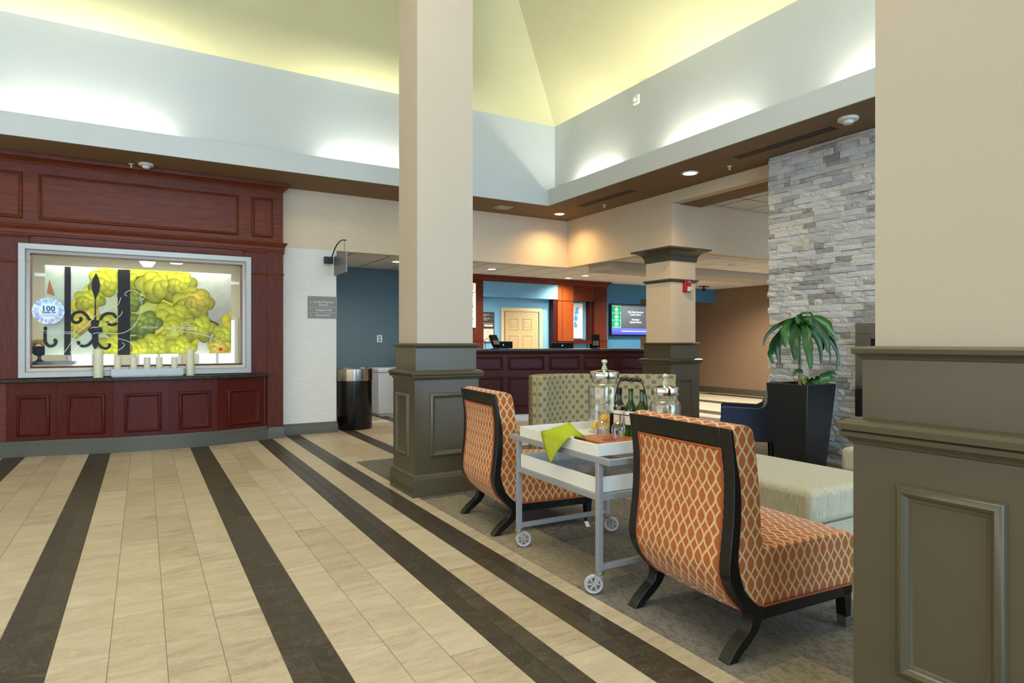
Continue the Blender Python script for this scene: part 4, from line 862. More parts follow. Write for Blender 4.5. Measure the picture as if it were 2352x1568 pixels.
# ------------------------------------------------------------ reception desk and the wall behind it
A0 = Vector((5.505, 9.09, 0)); du = Vector((0.9397, -0.342, 0)).normalized(); dn = Vector((-0.342, -0.9397, 0)).normalized()
def DP(u, n=0.0, z=0.0): p = A0 + du * u + dn * n; return (p.x, p.y, z)
dpl = (tuple(A0), tuple(du), tuple(dn))
dk = thing('reception_desk', 'long dark mahogany reception desk with two rows of panels', 'reception desk', (5.5, 9.1, 0))
u0, u1 = -1.75, 2.35
obj('body', MB().loft([[DP(u0, 0, z), DP(u1, 0, z), DP(u1, -0.55, z), DP(u0, -0.55, z)] for z in (0.12, 1.18)]), 'woodD', dk)
obj('kick_plate', MB().loft([[DP(u0, -0.015, z), DP(u1, -0.015, z), DP(u1, -0.5, z), DP(u0, -0.5, z)] for z in (0, 0.122)]), 'white_enamel', dk)
obj('top_moulding', MB().loft([[DP(u0, n, z), DP(u1, n, z), DP(u1, -0.02, z), DP(u0, -0.02, z)] for n, z in ((0, 1.13), (0.008, 1.14), (0.012, 1.165), (0.022, 1.18))]), 'woodD', dk)
pe = [(-1.72, -1.08), (-1.0, -0.30), (-0.215, 0.415), (0.50, 1.04), (1.125, 1.66), (1.745, 2.30)]
for a, b in pe:
    obj('panel_moulding', MB().frame(dpl, a, b, 0.866, 1.10, bead(0.9)), 'woodD', dk)
    obj('panel_moulding', MB().frame(dpl, a, b, 0.25, 0.755, bead(0.9)), 'woodD', dk)
tag(obj('granite_worktop', MB().loft([[DP(u0 - 0.02, 0.045, z), DP(u1 + 0.02, 0.045, z), DP(u1 + 0.02, -0.62, z), DP(u0 - 0.02, -0.62, z)] for z in (1.182, 1.222)]), 'granite', bevel=0.006), 'dark polished granite top on the reception desk', 'worktop')
def U_of(px):
    """distance along the desk for a bearing seen from the lobby"""
    t_ = (px - 1176) / 1441; d = Vector((0.5066 + 0.862 * t_, 0.862 - 0.5066 * t_)); M_ = Matrix(((du.x, -d.x), (du.y, -d.y))); s = M_.inverted() @ Vector((-A0.x, -A0.y)); return s[0]
def monitor(u, wd, h, label):
    p = DP(u, -0.28, 1.222); rz = math.atan2(du.y, du.x); m = thing('desk_monitor', label, 'monitor', p, rz)
    obj('back_shell', MB().rects(-wd / 2, wd / 2, -0.012, 0.018, [(0, 0.012), (0, h)]), 'screen_dark', m, local=True, bevel=0.006)
    obj('bezel', MB().box(-wd / 2 - 0.004, wd / 2 + 0.004, 0.018, 0.024, 0.008, h + 0.006), 'black', m, local=True)
    obj('foot', MB().box(-0.10, 0.10, -0.08, 0.06, 0, 0.012), 'black', m, local=True)
    obj('badge', MB().lathe([(0.014, 0), (0.001, 0.001)], 12), 'plastic_white', m, local=True).matrix_local = Matrix.Translation((0.0, -0.0125, h * 0.55)) @ Matrix.Rotation(R(90), 4, 'X')
monitor(U_of(1162), 0.33, 0.125, 'black monitor seen from behind, by the card terminal in front of the notice board')
monitor(U_of(1301), 0.40, 0.105, 'black monitor seen from behind, in front of the cherry pilaster')
def terminal(u, label, tilt, rz2):
    p = DP(u, -0.10, 1.222); m = thing('card_terminal', label, 'card terminal', p, math.atan2(du.y, du.x) + rz2)
    obj('stand', MB().lathe([(0.06, 0), (0.06, 0.008), (0.022, 0.012), (0.018, 0.07), (0.03, 0.08)], 18), 'black_metal', m, local=True)
    T = Matrix.Translation((0, 0, 0.11)) @ Matrix.Rotation(R(tilt), 4, 'X')
    for nm, mb, mt in (('body', MB().box(-0.055, 0.055, -0.09, 0.09, -0.02, 0.02), 'screen_dark'), ('screen', MB().box(-0.042, 0.042, 0.0, 0.07, 0.020, 0.0215), 'screen_dark')):
        o = obj(nm, mb, mt, m, local=True, bevel=0.006 if nm == 'body' else 0); o.matrix_local = T
    kp = MB()
    for i in range(3):
        for j in range(4): kp.box(-0.038 + 0.028 * i, -0.018 + 0.028 * i, -0.08 + 0.018 * j, -0.068 + 0.018 * j, 0.02, 0.023)
    o = obj('keypad', kp, 'sign_grey', m, local=True); o.matrix_local = T
    m.scale = (1.28, 1.28, 1.28)
    obj('cable', MB().tube(smooth_path([(-0.05, 0.03, 0.10), (-0.09, 0.05, 0.14), (-0.12, 0.05, 0.09), (-0.10, 0.06, 0.01)], 5), 0.004, 6), 'black', m, local=True)
terminal(U_of(1138), 'tilted black card payment terminal on the desk before the notice board', 50, R(20))
terminal(U_of(1372), 'black card payment terminal on the desk nearest the tan column', 65, R(-10))

YB = 11.43
bp = thing('back_panelling', 'dark mahogany panelling with crown moulding behind the reception desk', 'wall panelling', (7.5, 11.5, 0))
CB = [(0, 2.60), (0.01, 2.605), (0.014, 2.625), (0.03, 2.64), (0.06, 2.675), (0.075, 2.68), (0.08, 2.70), (0.09, 2.718), (0, 2.718)]
obj('crown_moulding', MB().loft([[(4.6, YB - a, z) for a, z in CB], [(9.27 + a, YB - a, z) for a, z in CB], [(9.27 + a, 11.616, z) for a, z in CB]]), 'woodX', bp)
obj('board', MB().box(4.6, 9.27, YB, 11.616, 2.60, 2.70), 'woodX', bp)
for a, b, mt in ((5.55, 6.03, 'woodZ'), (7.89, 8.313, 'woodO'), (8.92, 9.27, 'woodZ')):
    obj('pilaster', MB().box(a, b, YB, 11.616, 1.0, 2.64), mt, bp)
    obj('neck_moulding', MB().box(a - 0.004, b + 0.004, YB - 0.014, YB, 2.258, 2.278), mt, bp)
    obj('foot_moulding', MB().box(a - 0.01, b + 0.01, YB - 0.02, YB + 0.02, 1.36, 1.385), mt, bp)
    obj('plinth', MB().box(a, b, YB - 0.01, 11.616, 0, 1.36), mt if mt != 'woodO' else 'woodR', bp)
obj('groove', MB().box(8.008, 8.018, YB - 0.001, YB + 0.01, 1.385, 2.64), 'black', bp)
obj('head_panel', MB().box(8.313, 8.92, YB + 0.01, 11.616, 2.262, 2.64), 'woodX', bp)
obj('panel_moulding', MB().frame(plY(YB + 0.01), 8.33, 8.86, 2.29, 2.615, bead(0.5, 0.6)), 'woodX', bp)
obj('return', MB().box(7.785, 7.89, YB + 0.02, 11.616, 1.0, 2.278), 'woodD', bp)
obj('return', MB().box(8.80, 8.92, YB + 0.05, 11.616, 1.385, 2.262), 'woodD', bp)
obj('sill', MB().box(8.313, 8.92, YB - 0.015, 11.616, 1.30, 1.39), 'woodR', bp)
# six-panel office door
d1 = struct('door_1', MB().box(6.64, 7.46, 11.58, 11.615, 0.0, 1.985), 'door')
def dpan(x0, x1, z0, z1): obj('panel', MB().frame(plY(11.58), x0, x1, z0, z1, [(0, 0), (0.006, 0.010), (0.016, 0.010), (0.026, 0.001), (0.034, 0.001), (0.052, 0.012), (0.06, 0.012)]).box(x0 + 0.058, x1 - 0.058, 11.568, 11.585, z0 + 0.058, z1 - 0.058), 'door', d1)
for x0 in (6.735, 7.075):
    for z0, z1 in ((1.60, 1.85), (0.92, 1.49), (0.2, 0.8)): dpan(x0, x0 + 0.235, z0, z1)
obj('knob', MB().lathe([(0.03, 0), (0.012, 0.012), (0.012, 0.03), (0.028, 0.045), (0.028, 0.06), (0.001, 0.068)], 16), 'steel', d1).matrix_parent_inverse = Matrix.Translation((6.70, 11.58, 0.95)) @ Matrix.Rotation(R(90), 4, 'X')
CA = [(0, 0), (0, 0.022), (0.03, 0.026), (0.06, 0.016), (0.075, 0.014), (0.075, -0.05)]
cs_ = struct('trim_1', MB().frame(plY(11.61), 6.547, 7.588, -0.2, 2.072, CA), 'casing')
# notice board
nb = thing('notice_board', 'dark notice board with check-in times on the blue wall', 'notice board', (6.24, 11.61, 1.35))
obj('plate', MB().box(6.092, 6.385, 11.598, 11.62, 1.33, 1.968), 'sign_dark', nb)
tm = MB()
for tx, z, s in (('CHECK IN', 1.905, 0.030), ('4:00 PM', 1.872, 0.022), ('CHECK OUT', 1.825, 0.030), ('12 NOON', 1.792, 0.022), ('MANAGER ON DUTY', 1.722, 0.025)): letters(tm, tx, 6.118, 11.597, z, s, align='LEFT')
tm.box(6.118, 6.365, 11.5965, 11.598, 1.898, 1.900).box(6.118, 6.365, 11.5965, 11.598, 1.818, 1.820)
obj('lettering', tm, 'text_white', nb, smooth=0)
obj('name_slot', MB().box(6.135, 6.345, 11.592, 11.598, 1.665, 1.705), 'paper', nb)
obj('notice_frame', MB().frame(plY(11.598), 6.118, 6.368, 1.34, 1.625, [(0, 0), (0, 0.008), (0.012, 0.008), (0.012, 0)]), 'sign_grey', nb)
pp = obj('notice_paper', MB().box(6.132, 6.354, 11.594, 11.598, 1.352, 1.612), 'paper', nb)
ln = MB()
for k in range(6): ln.box(6.17 + 0.01 * (k % 2), 6.31 - 0.012 * (k % 3), 11.5932, 11.5940, 1.585 - 0.033 * k, 1.590 - 0.033 * k)
obj('print_lines', ln, 'sign_grey', nb, smooth=0)
# leaf picture
lp = thing('leaf_picture', 'narrow white framed picture of a blue leafy stem behind the desk', 'picture', (8.54, 11.6, 1.44))
obj('frame', MB().frame(plY(11.57), 8.41, 8.666, 1.42, 2.225, [(0, -0.05), (0, 0.012), (0.018, 0.012), (0.02, 0.0)]), 'plastic_white', lp)
obj('sheet', MB().box(8.425, 8.65, 11.565, 11.60, 1.435, 2.21), 'white_enamel', lp)
LB = plain('blue_ink', '4a93c8', 0.8); LN = plain('navy_ink', '3a6c90', 0.8)
stem = [(8.505, 1.52), (8.512, 1.62), (8.52, 1.75), (8.53, 1.90), (8.54, 2.05), (8.545, 2.12)]
obj('stem', ribbon(MB(), stem, 0.008, 11.5642), LN, lp)
def leafp(x, z, l, w__, ang, y_=11.5636): 
    a = R(ang); pts = [(0, 0), (0.25, 0.75), (0.55, 0.7), (1, 0), (0.6, -0.3), (0.3, -0.3)]
    return [(x + (u * math.cos(a) * l - v_ * math.sin(a) * w__), y_, z + (u * math.sin(a) * l + v_ * math.cos(a) * w__)) for u, v_ in pts]
for k, (z, l) in enumerate(((1.66, 0.14), (1.82, 0.13), (1.97, 0.10), (2.07, 0.06))):
    x = 8.508 + (z - 1.6) * 0.08
    obj('leaf', MB().poly3(leafp(x, z, l * 1.15, 0.105, 112, 11.5618 - 0.0003 * k)), LB, lp)
    obj('leaf', MB().poly3(leafp(x, z - 0.02, l * 1.15, 0.11, 62, 11.5638 - 0.0001 * k)), plain('pale_leaf_ink', 'b9c6c9', 0.6) if k == 0 else D.materials['pale_leaf_ink'], lp)
# lit branch panel beside the column
lw_ = thing('lit_branch_panel', 'tall lit cream panel with black branches beside the big column', 'wall lamp', (5.79, 11.4, 1.65))
obj('lens', MB().box(5.62, 5.83, 11.38, 11.412, 1.634, 2.538), emit('lit_cream_panel', (1.0, 0.86, 0.62), 0.75), lw_)
br = MB(); rb = random.Random(9)
for k in range(16):
    z = 1.66 + 0.055 * k; x = 5.64 + 0.17 * rb.random(); ribbon(br, [(x, z), (x + rb.uniform(-.05, .05), z + 0.05), (x + rb.uniform(-.06, .06), z + 0.11)], 0.011, 11.3785)
obj('branches', br, 'black', lw_, smooth=0)
# television
tv = thing('television', 'flat television showing the meeting room listing on blue wall', 'television', (10.1, 11.6, 1.5))
obj('bezel', MB().box(9.465, 10.86, 11.52, 11.575, 1.475, 2.245), 'black', tv, bevel=0.006)
obj('mount', MB().box(10.0, 10.4, 11.57, 11.62, 1.7, 2.0), 'black_metal', tv)
x0, x1, z0, z1 = 9.49, 10.835, 1.515, 2.225; ys = 11.5192
def q(a, b, c, d, y, col): return ([(a, y, c), (b, y, c), (b, y, d), (a, y, d)], [(0, 1, 2, 3)], col)
L_ = [q(x0, x1, z0, z1, ys, (0.035, 0.045, 0.06)), q(x0 + 0.3, x1, 1.68, 2.19, ys - 0.0003, [(0.05, 0.065, 0.08), (0.05, 0.06, 0.07), (0.10, 0.12, 0.14), (0.14, 0.17, 0.2)]), q(x0, x1, z0, 1.665, ys - 0.0003, [(0.02, 0.04, 0.45), (0.04, 0.08, 0.6), (0.10, 0.12, 0.62), (0.10, 0.12, 0.62)]),
      q(x0, x0 + 0.275, 1.68, 2.19, ys - 0.0003, (0.0, 0.25, 0.10))]
for k in range(4): L_.append(q(x0, x0 + 0.275, 1.68 + 0.17 * k - 0.003, 1.68 + 0.17 * k + 0.003, ys - 0.0006, (0.6, 0.8, 0.7)))
L_.append(q(x0 + 0.272, x0 + 0.279, 1.68, 2.19, ys - 0.0006, (0.6, 0.8, 0.7)))
for k in range(3):
    zc = 1.765 + 0.17 * k
    for dx, r_ in ((-0.03, 0.022), (0.0, 0.03), (0.035, 0.022)): L_.append(blob(x0 + 0.14 + dx, zc, r_, r_, 0, ys - 0.0008, (0.8, 0.85, 0.85), (0.8, 0.85, 0.85), 12, 0))
    L_.append(q(x0 + 0.09, x0 + 0.19, zc - 0.062, zc - 0.05, ys - 0.0008, (0.75, 0.8, 0.78))); L_.append(q(x0 + 0.11, x0 + 0.17, zc + 0.052, zc + 0.064, ys - 0.0008, (0.75, 0.8, 0.78)))
L_.append(q(x0 + 0.30, x1 - 0.02, 1.585, 1.605, ys - 0.0008, (0.45, 0.5, 0.85)))
for tx, z in (('OSL Retail Services', 2.035), ('Linden Room', 1.975), ("Hershey's", 1.855), ('Cypress Room', 1.795)):
    vs, fs = text_mesh(tx, 0.062); L_.append(([(a + 10.22, b + ys - 0.002, c + z) for a, b, c in vs], fs, (0.9, 0.92, 0.92)))
colour_mesh('screen', L_, 'screen', tv)
cm = thing('ceiling_camera', 'small black dome fitting on a stem below the far ceiling', 'camera', (12.0, 11.0, 2.72))
obj('plate', MB().box(11.9, 12.12, 10.95, 11.1, 2.705, 2.72), 'black_metal', cm); obj('head', MB().lathe([(0.02, 2.71), (0.02, 2.67), (0.05, 2.66), (0.05, 2.62), (0.001, 2.60)], 14, (12.0, 11.02, 0)), 'black_metal', cm)

# ------------------------------------------------------------ orange slipper chairs
REAR = [(.003, .985), (.018, .891), (.029, .785), (.029, .674), (.023, .577), (.011, .474), (.003, .405), (.008, .349), (.036, .287), (.085, .228), (.133, .180)]
FRONT = [(.024, .978), (.046, .854), (.068, .746), (.073, .639), (.067, .535), (.057, .452), (.062, .388), (.093, .297), (.146, .240), (.189, .206)]
def sm2(p, n=4): return [(a, b) for a, b, c in smooth_path([(x, z, 0) for x, z in p], n)]
rear = sm2(REAR); front = sm2(FRONT); W = 0.68; PT_ = 0.060
LEGR = sm2([(.128, .186), (.134, .155), (.116, .116), (.060, .070), (.018, .030), (-.004, 0.0)]); LEGF = sm2([(.050, 0.0), (.068, .022), (.118, .058), (.168, .104), (.193, .150), (.200, .204)])
def make_chair(label):
    t = thing('slipper_chair', label, 'chair')
    for y0 in (0.0, W - PT_):
        obj('post', MB().prism(rear + front[::-1], 'Y', y0, y0 + PT_), 'black', t, local=True, bevel=0.004)
        obj('leg', MB().prism(LEGR + LEGF, 'Y', y0, y0 + PT_), 'black', t, local=True, bevel=0.002)
        lf = obj('leg', MB().loft([[(x0, y0 + 0.002, z), (x1, y0 + 0.002, z), (x1, y0 + 0.054, z), (x0, y0 + 0.054, z)] for x0, x1, z in ((.752, .788, 0.05), (.746, .792, 0.12), (.735, .795, 0.17), (.725, .795, 0.20))]), 'black', t, local=True, bevel=0.003)
        obj('ferrule', MB().loft([[(x0, y0 + 0.006, z), (x1, y0 + 0.006, z), (x1, y0 + 0.052, z), (x0, y0 + 0.052, z)] for x0, x1, z in ((.757, .787, 0.0), (.754, .787, 0.052))]), 'steel_brushed', lf, local=True)
        obj('seat_rail', MB().prism([(.17, .206), (.17, .150), (.74, .150), (.80, .160), (.80, .200)], 'Y', y0 + 0.002, y0 + PT_ - 0.004), 'black', t, local=True, bevel=0.003)
    obj('seat_rail', MB().box(.775, .80, PT_, W - PT_, .150, .20), 'black', t, local=True)
    tr = [(.003, .985), (.018, .891), (.05, .885), (.026, .982)]
    obj('top_rail', MB().prism(tr, 'Y', PT_ - 0.002, W - PT_ + 0.002), 'black', t, local=True, bevel=0.004)
    # back panel, following the swept posts and curling under
    prof = sm2([(.018, .892), (.021, .86), (.031, .785), (.031, .674), (.025, .577), (.013, .474), (.006, .405), (.012, .345), (.042, .280), (.09, .222), (.145, .172)], 4)
    ys = [PT_ + (W - 2 * PT_) * i / 8 for i in range(9)]
    def off(y): k = (y - PT_) / (W - 2 * PT_); return 0.010 * math.sin(PI * k) ** 0.6
    mb = MB().loft([[(x - off(y), y, z) for y in ys] for x, z in prof], closed=False, caps=False)
    pnl = obj('rear_panel', mb, 'orange', t, local=True, smooth=60)
    pp_ = [(x - 0.002, PT_ + 0.006, z) for x, z in prof]; pq = [(x - 0.002, W - PT_ - 0.006, z) for x, z in prof]
    obj('piping', MB().tube(pp_[::-1] + [(prof[0][0] - 0.004, PT_ + 0.02, prof[0][1] - 0.002)] + [(prof[0][0] - off(y) * 0.5 - 0.004, y, prof[0][1] - 0.001) for y in ys[1:-1]] + [(prof[0][0] - 0.004, W - PT_ - 0.02, prof[0][1] - 0.002)] + pq, 0.0055, 6), 'piping', pnl, local=True)
    fr = sm2([(.022, .980), (.06, .995), (.105, .992), (.140, .965), (.156, .90), (.168, .82), (.184, .66), (.192, .55), (.205, .44), (.215, .30), (.205, .21)], 4)
    obj('backrest', MB().prism(fr + [(.189, .208)] + front[::-1][1:], 'Y', 0.003, W - 0.003), 'orange', t, local=True, bevel=0.014, seg=3)
    st_ = [(.195, .207), (.80, .202), (.826, .212), (.832, .40), (.822, .432), (.79, .447), (.55, .462), (.20, .458)]
    obj('seat', MB().prism(st_, 'Y', 0.003, W - 0.003), 'orange', t, local=True, bevel=0.016, seg=3)
    obj('piping', MB().tube([(.20, 0.0, .209), (.80, 0.0, .204), (.832, 0.004, .206), (.832, W - .004, .206), (.80, W, .204), (.20, W, .209)], 0.005, 6), 'piping', t, local=True)
    return t
ch = make_chair('nearer orange patterned slipper chair, between the cart and the linen ottoman')
ch.location = (2.104, 1.795, 0); ch.rotation_euler = (0, 0, R(-3.5)); ch['group'] = 'orange slipper chairs'
ch2 = copy_tree(ch); ch2.location = (2.088, 3.805, 0); ch2.rotation_euler = (0, 0, R(-6)); ch2['label'] = 'farther orange patterned slipper chair, beside the big square column'
# small swing tag on the front leg of the farther chair
tg = thing('price_tag', 'small white tag lying by the front leg of the farther chair', 'tag', (2.80, 3.68, 0))
obj('card', MB().loft([[(2.775, 3.655, z), (2.805, 3.650, z), (2.815, 3.690, z + 0.028), (2.785, 3.695, z + 0.028)] for z in (0.003, 0.0045)]), 'plastic_white', tg)

# ------------------------------------------------------------ serving cart
ca = thing('serving_cart', 'grey metal serving cart on casters with two white trays', 'cart', (2.105, 2.66, 0), R(-1.6))
CW, CL, T_ = 0.722, 0.873, 0.0155
for x in (0, CW):
    for y in (0, CL): obj('leg', MB().box(x - T_, x + T_, y - T_, y + T_, 0.125, 0.70), 'cart_grey', ca, local=True, bevel=0.002)
def ring(z0, z1, xa, xb, ya, yb, t_=0.031): return MB().box(xa, xa + t_, ya, yb, z0, z1).box(xb - t_, xb, ya, yb, z0, z1).box(xa + t_, xb - t_, ya, ya + t_, z0, z1).box(xa + t_, xb - t_, yb - t_, yb, z0, z1)
obj('top_frame', ring(0.70, 0.732, -T_, CW + T_, -0.105, CL + 0.105), 'cart_grey', ca, local=True, bevel=0.002)
obj('shelf_frame', ring(0.497, 0.530, -T_ + 0.003, CW + T_ - 0.003, -T_ + 0.003, CL + T_ - 0.003), 'cart_grey', ca, local=True, bevel=0.002)
for y in (0, CL): obj('foot_rail', MB().box(T_, CW - T_, y - T_ + 0.003, y + T_ - 0.003, 0.127, 0.156), 'cart_grey', ca, local=True, bevel=0.002)
def tray_mesh(xa, xb, ya, yb, z0, h, t_=0.012): return MB().rects(xa, xb, ya, yb, [(0, z0), (0, z0 + h), (-t_, z0 + h), (-t_, z0 + 0.014)])
def caster(x, y, ang):
    c = obj('caster', MB().lathe([(0.028, 0.112), (0.028, 0.124), (0.02, 0.126)], 18, (x, y, 0)).lathe([(0.022, 0.098), (0.026, 0.108), (0.026, 0.112)], 18, (x, y, 0)), 'zinc', ca, local=True)
    dx, dy = math.cos(ang), math.sin(ang); ox, oy = x + dx * 0.03, y + dy * 0.03; sx, sy = -dy, dx
    f = MB()
    for s in (-1, 1):
        o_ = s * 0.019
        f.loft([[(x + sx * (o_ + e_) + dx * a, y + sy * (o_ + e_) + dy * a, z) for a, z in ((-0.018, 0.106), (0.022, 0.106), (0.040, 0.045), (0.022, 0.045))] for e_ in (-0.0015, 0.0015)])
    obj('fork', f, 'zinc', c, local=True)
    wh = MB(); n = 28
    tire = [(0.036, -0.011), (0.047, -0.013), (0.051, -0.008), (0.052, 0.0), (0.051, 0.008), (0.047, 0.013), (0.036, 0.011), (0.036, -0.011)]
    def Wp(r_, a, o_): return (ox + dx * r_ * math.cos(a) + sx * o_, oy + dy * r_ * math.cos(a) + sy * o_, 0.052 + r_ * math.sin(a))
    wh.loft([[Wp(r_, 2 * PI * j / n, o_) for j in range(n)] for r_, o_ in tire], True, False)
    wh.loft([[Wp(r_, 2 * PI * j / 14, o_) for j in range(14)] for r_, o_ in ((0.001, -0.012), (0.012, -0.012), (0.012, 0.012), (0.001, 0.012))], True, False)
    for k in range(6):
        a = 2 * PI * k / 6; b_ = 0.0045
        wh.loft([[(Wp(r_, a, o_)[0] - dx * math.sin(a) * w__, Wp(r_, a, o_)[1] - dy * math.sin(a) * w__, Wp(r_, a, o_)[2] + math.cos(a) * w__) for w__, o_ in ((-b_, -0.005), (b_, -0.005), (b_, 0.005), (-b_, 0.005))] for r_ in (0.008, 0.038)])
    obj('wheel', wh, 'wheel', c, local=True)
caster(0, 0, R(150)); caster(0, CL, R(-20)); caster(CW, CL, R(-40)); caster(CW, 0, R(120))
ut = thing('upper_tray', 'deep white tray on top of the grey serving cart', 'tray', (2.105, 2.66, 0), R(-1.6))
obj('tray', tray_mesh(-0.012, CW - 0.01, 0.005, 0.84, 0.7325, 0.066), 'tray_white', ut, local=True, bevel=0.002)
lt = thing('lower_tray', 'empty white tray on the low shelf of the serving cart', 'tray', (2.105, 2.66, 0), R(-1.6))
obj('tray', tray_mesh(0.0, CW, 0.023, CL - 0.023, 0.5305, 0.085), 'tray_white', lt, local=True, bevel=0.002)
obj('liner', MB().box(0.014, CW - 0.014, 0.037, CL - 0.037, 0.5445, 0.5475), plain('grey_tray_liner', '9aa1ab', 0.14), lt, local=True)
ZT = 0.7468
def jar(c, r_, zs, zl, zl2, zf, label):
    j = thing('glass_jar', label, 'jar', (c[0], c[1], ZT)); t_ = 0.004; H = zs - ZT
    out = [(r_ * 0.96, 0.0), (r_, 0.01), (r_, H - 0.03), (r_ * 0.97, H - 0.012), (r_ * 0.90, H), (r_ * 0.80, H + 0.006), (r_ * 0.80, zl - ZT)]
    obj('vessel', MB().lathe([(0.001, 0.0)] + out + [(a - t_, b) for a, b in out[::-1]][:-1] + [(r_ * 0.9, 0.008), (0.001, 0.008)], 40, (c[0], c[1], ZT), caps=False), 'glass', j)
    lid = obj('lid', MB().lathe([(r_ * 0.80, zl - ZT), (r_ * 0.885, zl - ZT - 0.005), (r_ * 0.90, zl - ZT), (r_ * 0.90, zl2 - ZT - 0.004), (r_ * 0.88, zl2 - ZT), (r_ * 0.5, zl2 - ZT + 0.008), (0.02, zl2 - ZT + 0.012), (0.018, zl2 - ZT + 0.016)], 40, (c[0], c[1], ZT)), 'chrome', j)
    zb = zl2 - ZT + 0.014; hh = zf - zl2 - 0.014
    obj('finial', MB().lathe([(0.022, zb), (0.017, zb + hh * 0.2), (0.011, zb + hh * 0.42), (0.009, zb + hh * 0.5), (0.014, zb + hh * 0.54)] + [(0.0225 * math.sin(a), zb + hh * 0.76 - hh * 0.24 * math.cos(a)) for a in [PI * k / 8 for k in range(2, 8)]] + [(0.001, zb + hh)], 24, (c[0], c[1], ZT)), 'chrome', lid)
J1 = (2.655, 3.300); J2 = (2.685, 2.765)
jar(J1, 0.108, 1.072, 1.108, 1.150, 1.232, 'large lidded glass jar holding lemons on the white tray')
jar(J2, 0.089, 0.996, 1.036, 1.078, 1.160, 'smaller lidded glass jar behind the nearer orange chair')
rl = random.Random(4)
for k in range(6):
    a = 2 * PI * k / 5 + 0.3; r_ = 0.058 if k < 5 else 0.0
    c = (J1[0] + r_ * math.cos(a), J1[1] + r_ * math.sin(a), ZT + 0.009 + (0.030 if k < 5 else 0.082))
    lm = MB().lathe([(0.001, -0.042), (0.006, -0.040), (0.018, -0.031), (0.028, -0.014), (0.030, 0.0), (0.028, 0.014), (0.018, 0.030), (0.007, 0.039), (0.006, 0.044), (0.001, 0.045)], 16)
    o = tag(obj('lemon', lm, 'lemon'), 'bright yellow lemon on the bottom of the large glass jar' if k < 5 else 'lemon lying on top of the others in the large glass jar', 'lemon', 'lemons in the jar')
    o.location = c; o.rotation_euler = (R(90), 0, a + R(90))
BP = ((2.587, 3.066, 'bottle_brown', 'olive brown wine bottle in the carrier beside the large jar'), (2.603, 2.977, 'bottle', 'middle green wine bottle in the black carrier'), (2.618, 2.892, 'bottle', 'green wine bottle in the carrier next to the smaller jar'))
for x, y, m_, lb in BP:
    b = thing('wine_bottle', lb, 'bottle', (x, y, ZT + 0.006)); z = ZT + 0.006
    obj('glass', MB().lathe([(0.001, 0.004), (0.034, 0.0), (0.037, 0.006), (0.037, 0.17), (0.035, 0.185), (0.028, 0.205), (0.018, 0.225), (0.0145, 0.24), (0.0140, 0.295), (0.0165, 0.296), (0.0165, 0.304), (0.012, 0.306)], 28, (x, y, z)), m_, b)
    obj('label', MB().lathe([(0.0373, 0.085), (0.0376, 0.086), (0.0376, 0.166), (0.0373, 0.167)], 28, (x, y, z), caps=False), 'plastic_white' if m_ == 'bottle' else 'paper', b)
    if m_ == 'bottle_brown': obj('capsule', MB().lathe([(0.0152, 0.262), (0.0172, 0.29), (0.0172, 0.307), (0.001, 0.308)], 20, (x, y, z)), 'black', b)
wc = thing('bottle_carrier', 'black wire bottle carrier with a turned handle on the tray', 'carrier', (2.603, 2.979, ZT))
ax_ = Vector((0.016, -0.087, 0)).normalized(); sd = Vector((-ax_.y, ax_.x, 0)); cc = Vector((2.603, 2.979, 0))
def CPt(a, s, z): p = cc + ax_ * a + sd * s; return (p.x, p.y, z)
mbw = MB()
for z in (ZT + 0.004, ZT + 0.07, ZT + 0.15): mbw.tube([CPt(a, s, z) for a, s in ((-0.127, -0.044), (0.127, -0.044), (0.127, 0.044), (-0.127, 0.044), (-0.127, -0.044))], 0.003, 6)
for a in (-0.127, -0.046, 0.046, 0.127):
    for s in (-0.044, 0.044): mbw.tube([CPt(a, s, ZT + 0.002), CPt(a, s, ZT + 0.152)], 0.003, 6)
obj('basket', mbw, 'black_metal', wc)
obj('side_plate', MB().loft([[CPt(-0.129, s, z) for s, z in ((-0.044, ZT + 0.01), (0.044, ZT + 0.01), (0.044, ZT + 0.15), (-0.044, ZT + 0.15))], [CPt(-0.127, s, z) for s, z in ((-0.044, ZT + 0.01), (0.044, ZT + 0.01), (0.044, ZT + 0.15), (-0.044, ZT + 0.15))]]), plain('dark_red_brown_plate', '2c1410', 0.4), wc)
for s in (-1, 1):
    obj('arm', MB().tube(smooth_path([CPt(s * 0.127, 0, ZT + 0.15), CPt(s * 0.122, 0, ZT + 0.24), CPt(s * 0.10, 0, ZT + 0.33), CPt(s * 0.075, 0, ZT + 0.365)], 5), 0.004, 6), 'black_metal', wc)
hp = []; hr = []
for k in range(33):
    a = -0.08 + 0.16 * k / 32; hp.append(CPt(a, 0, ZT + 0.368)); hr.append(0.010 + 0.005 * abs(math.sin(k / 32 * PI * 4)))
obj('handle', MB().tube(hp, hr, 12), 'black_shine', wc)
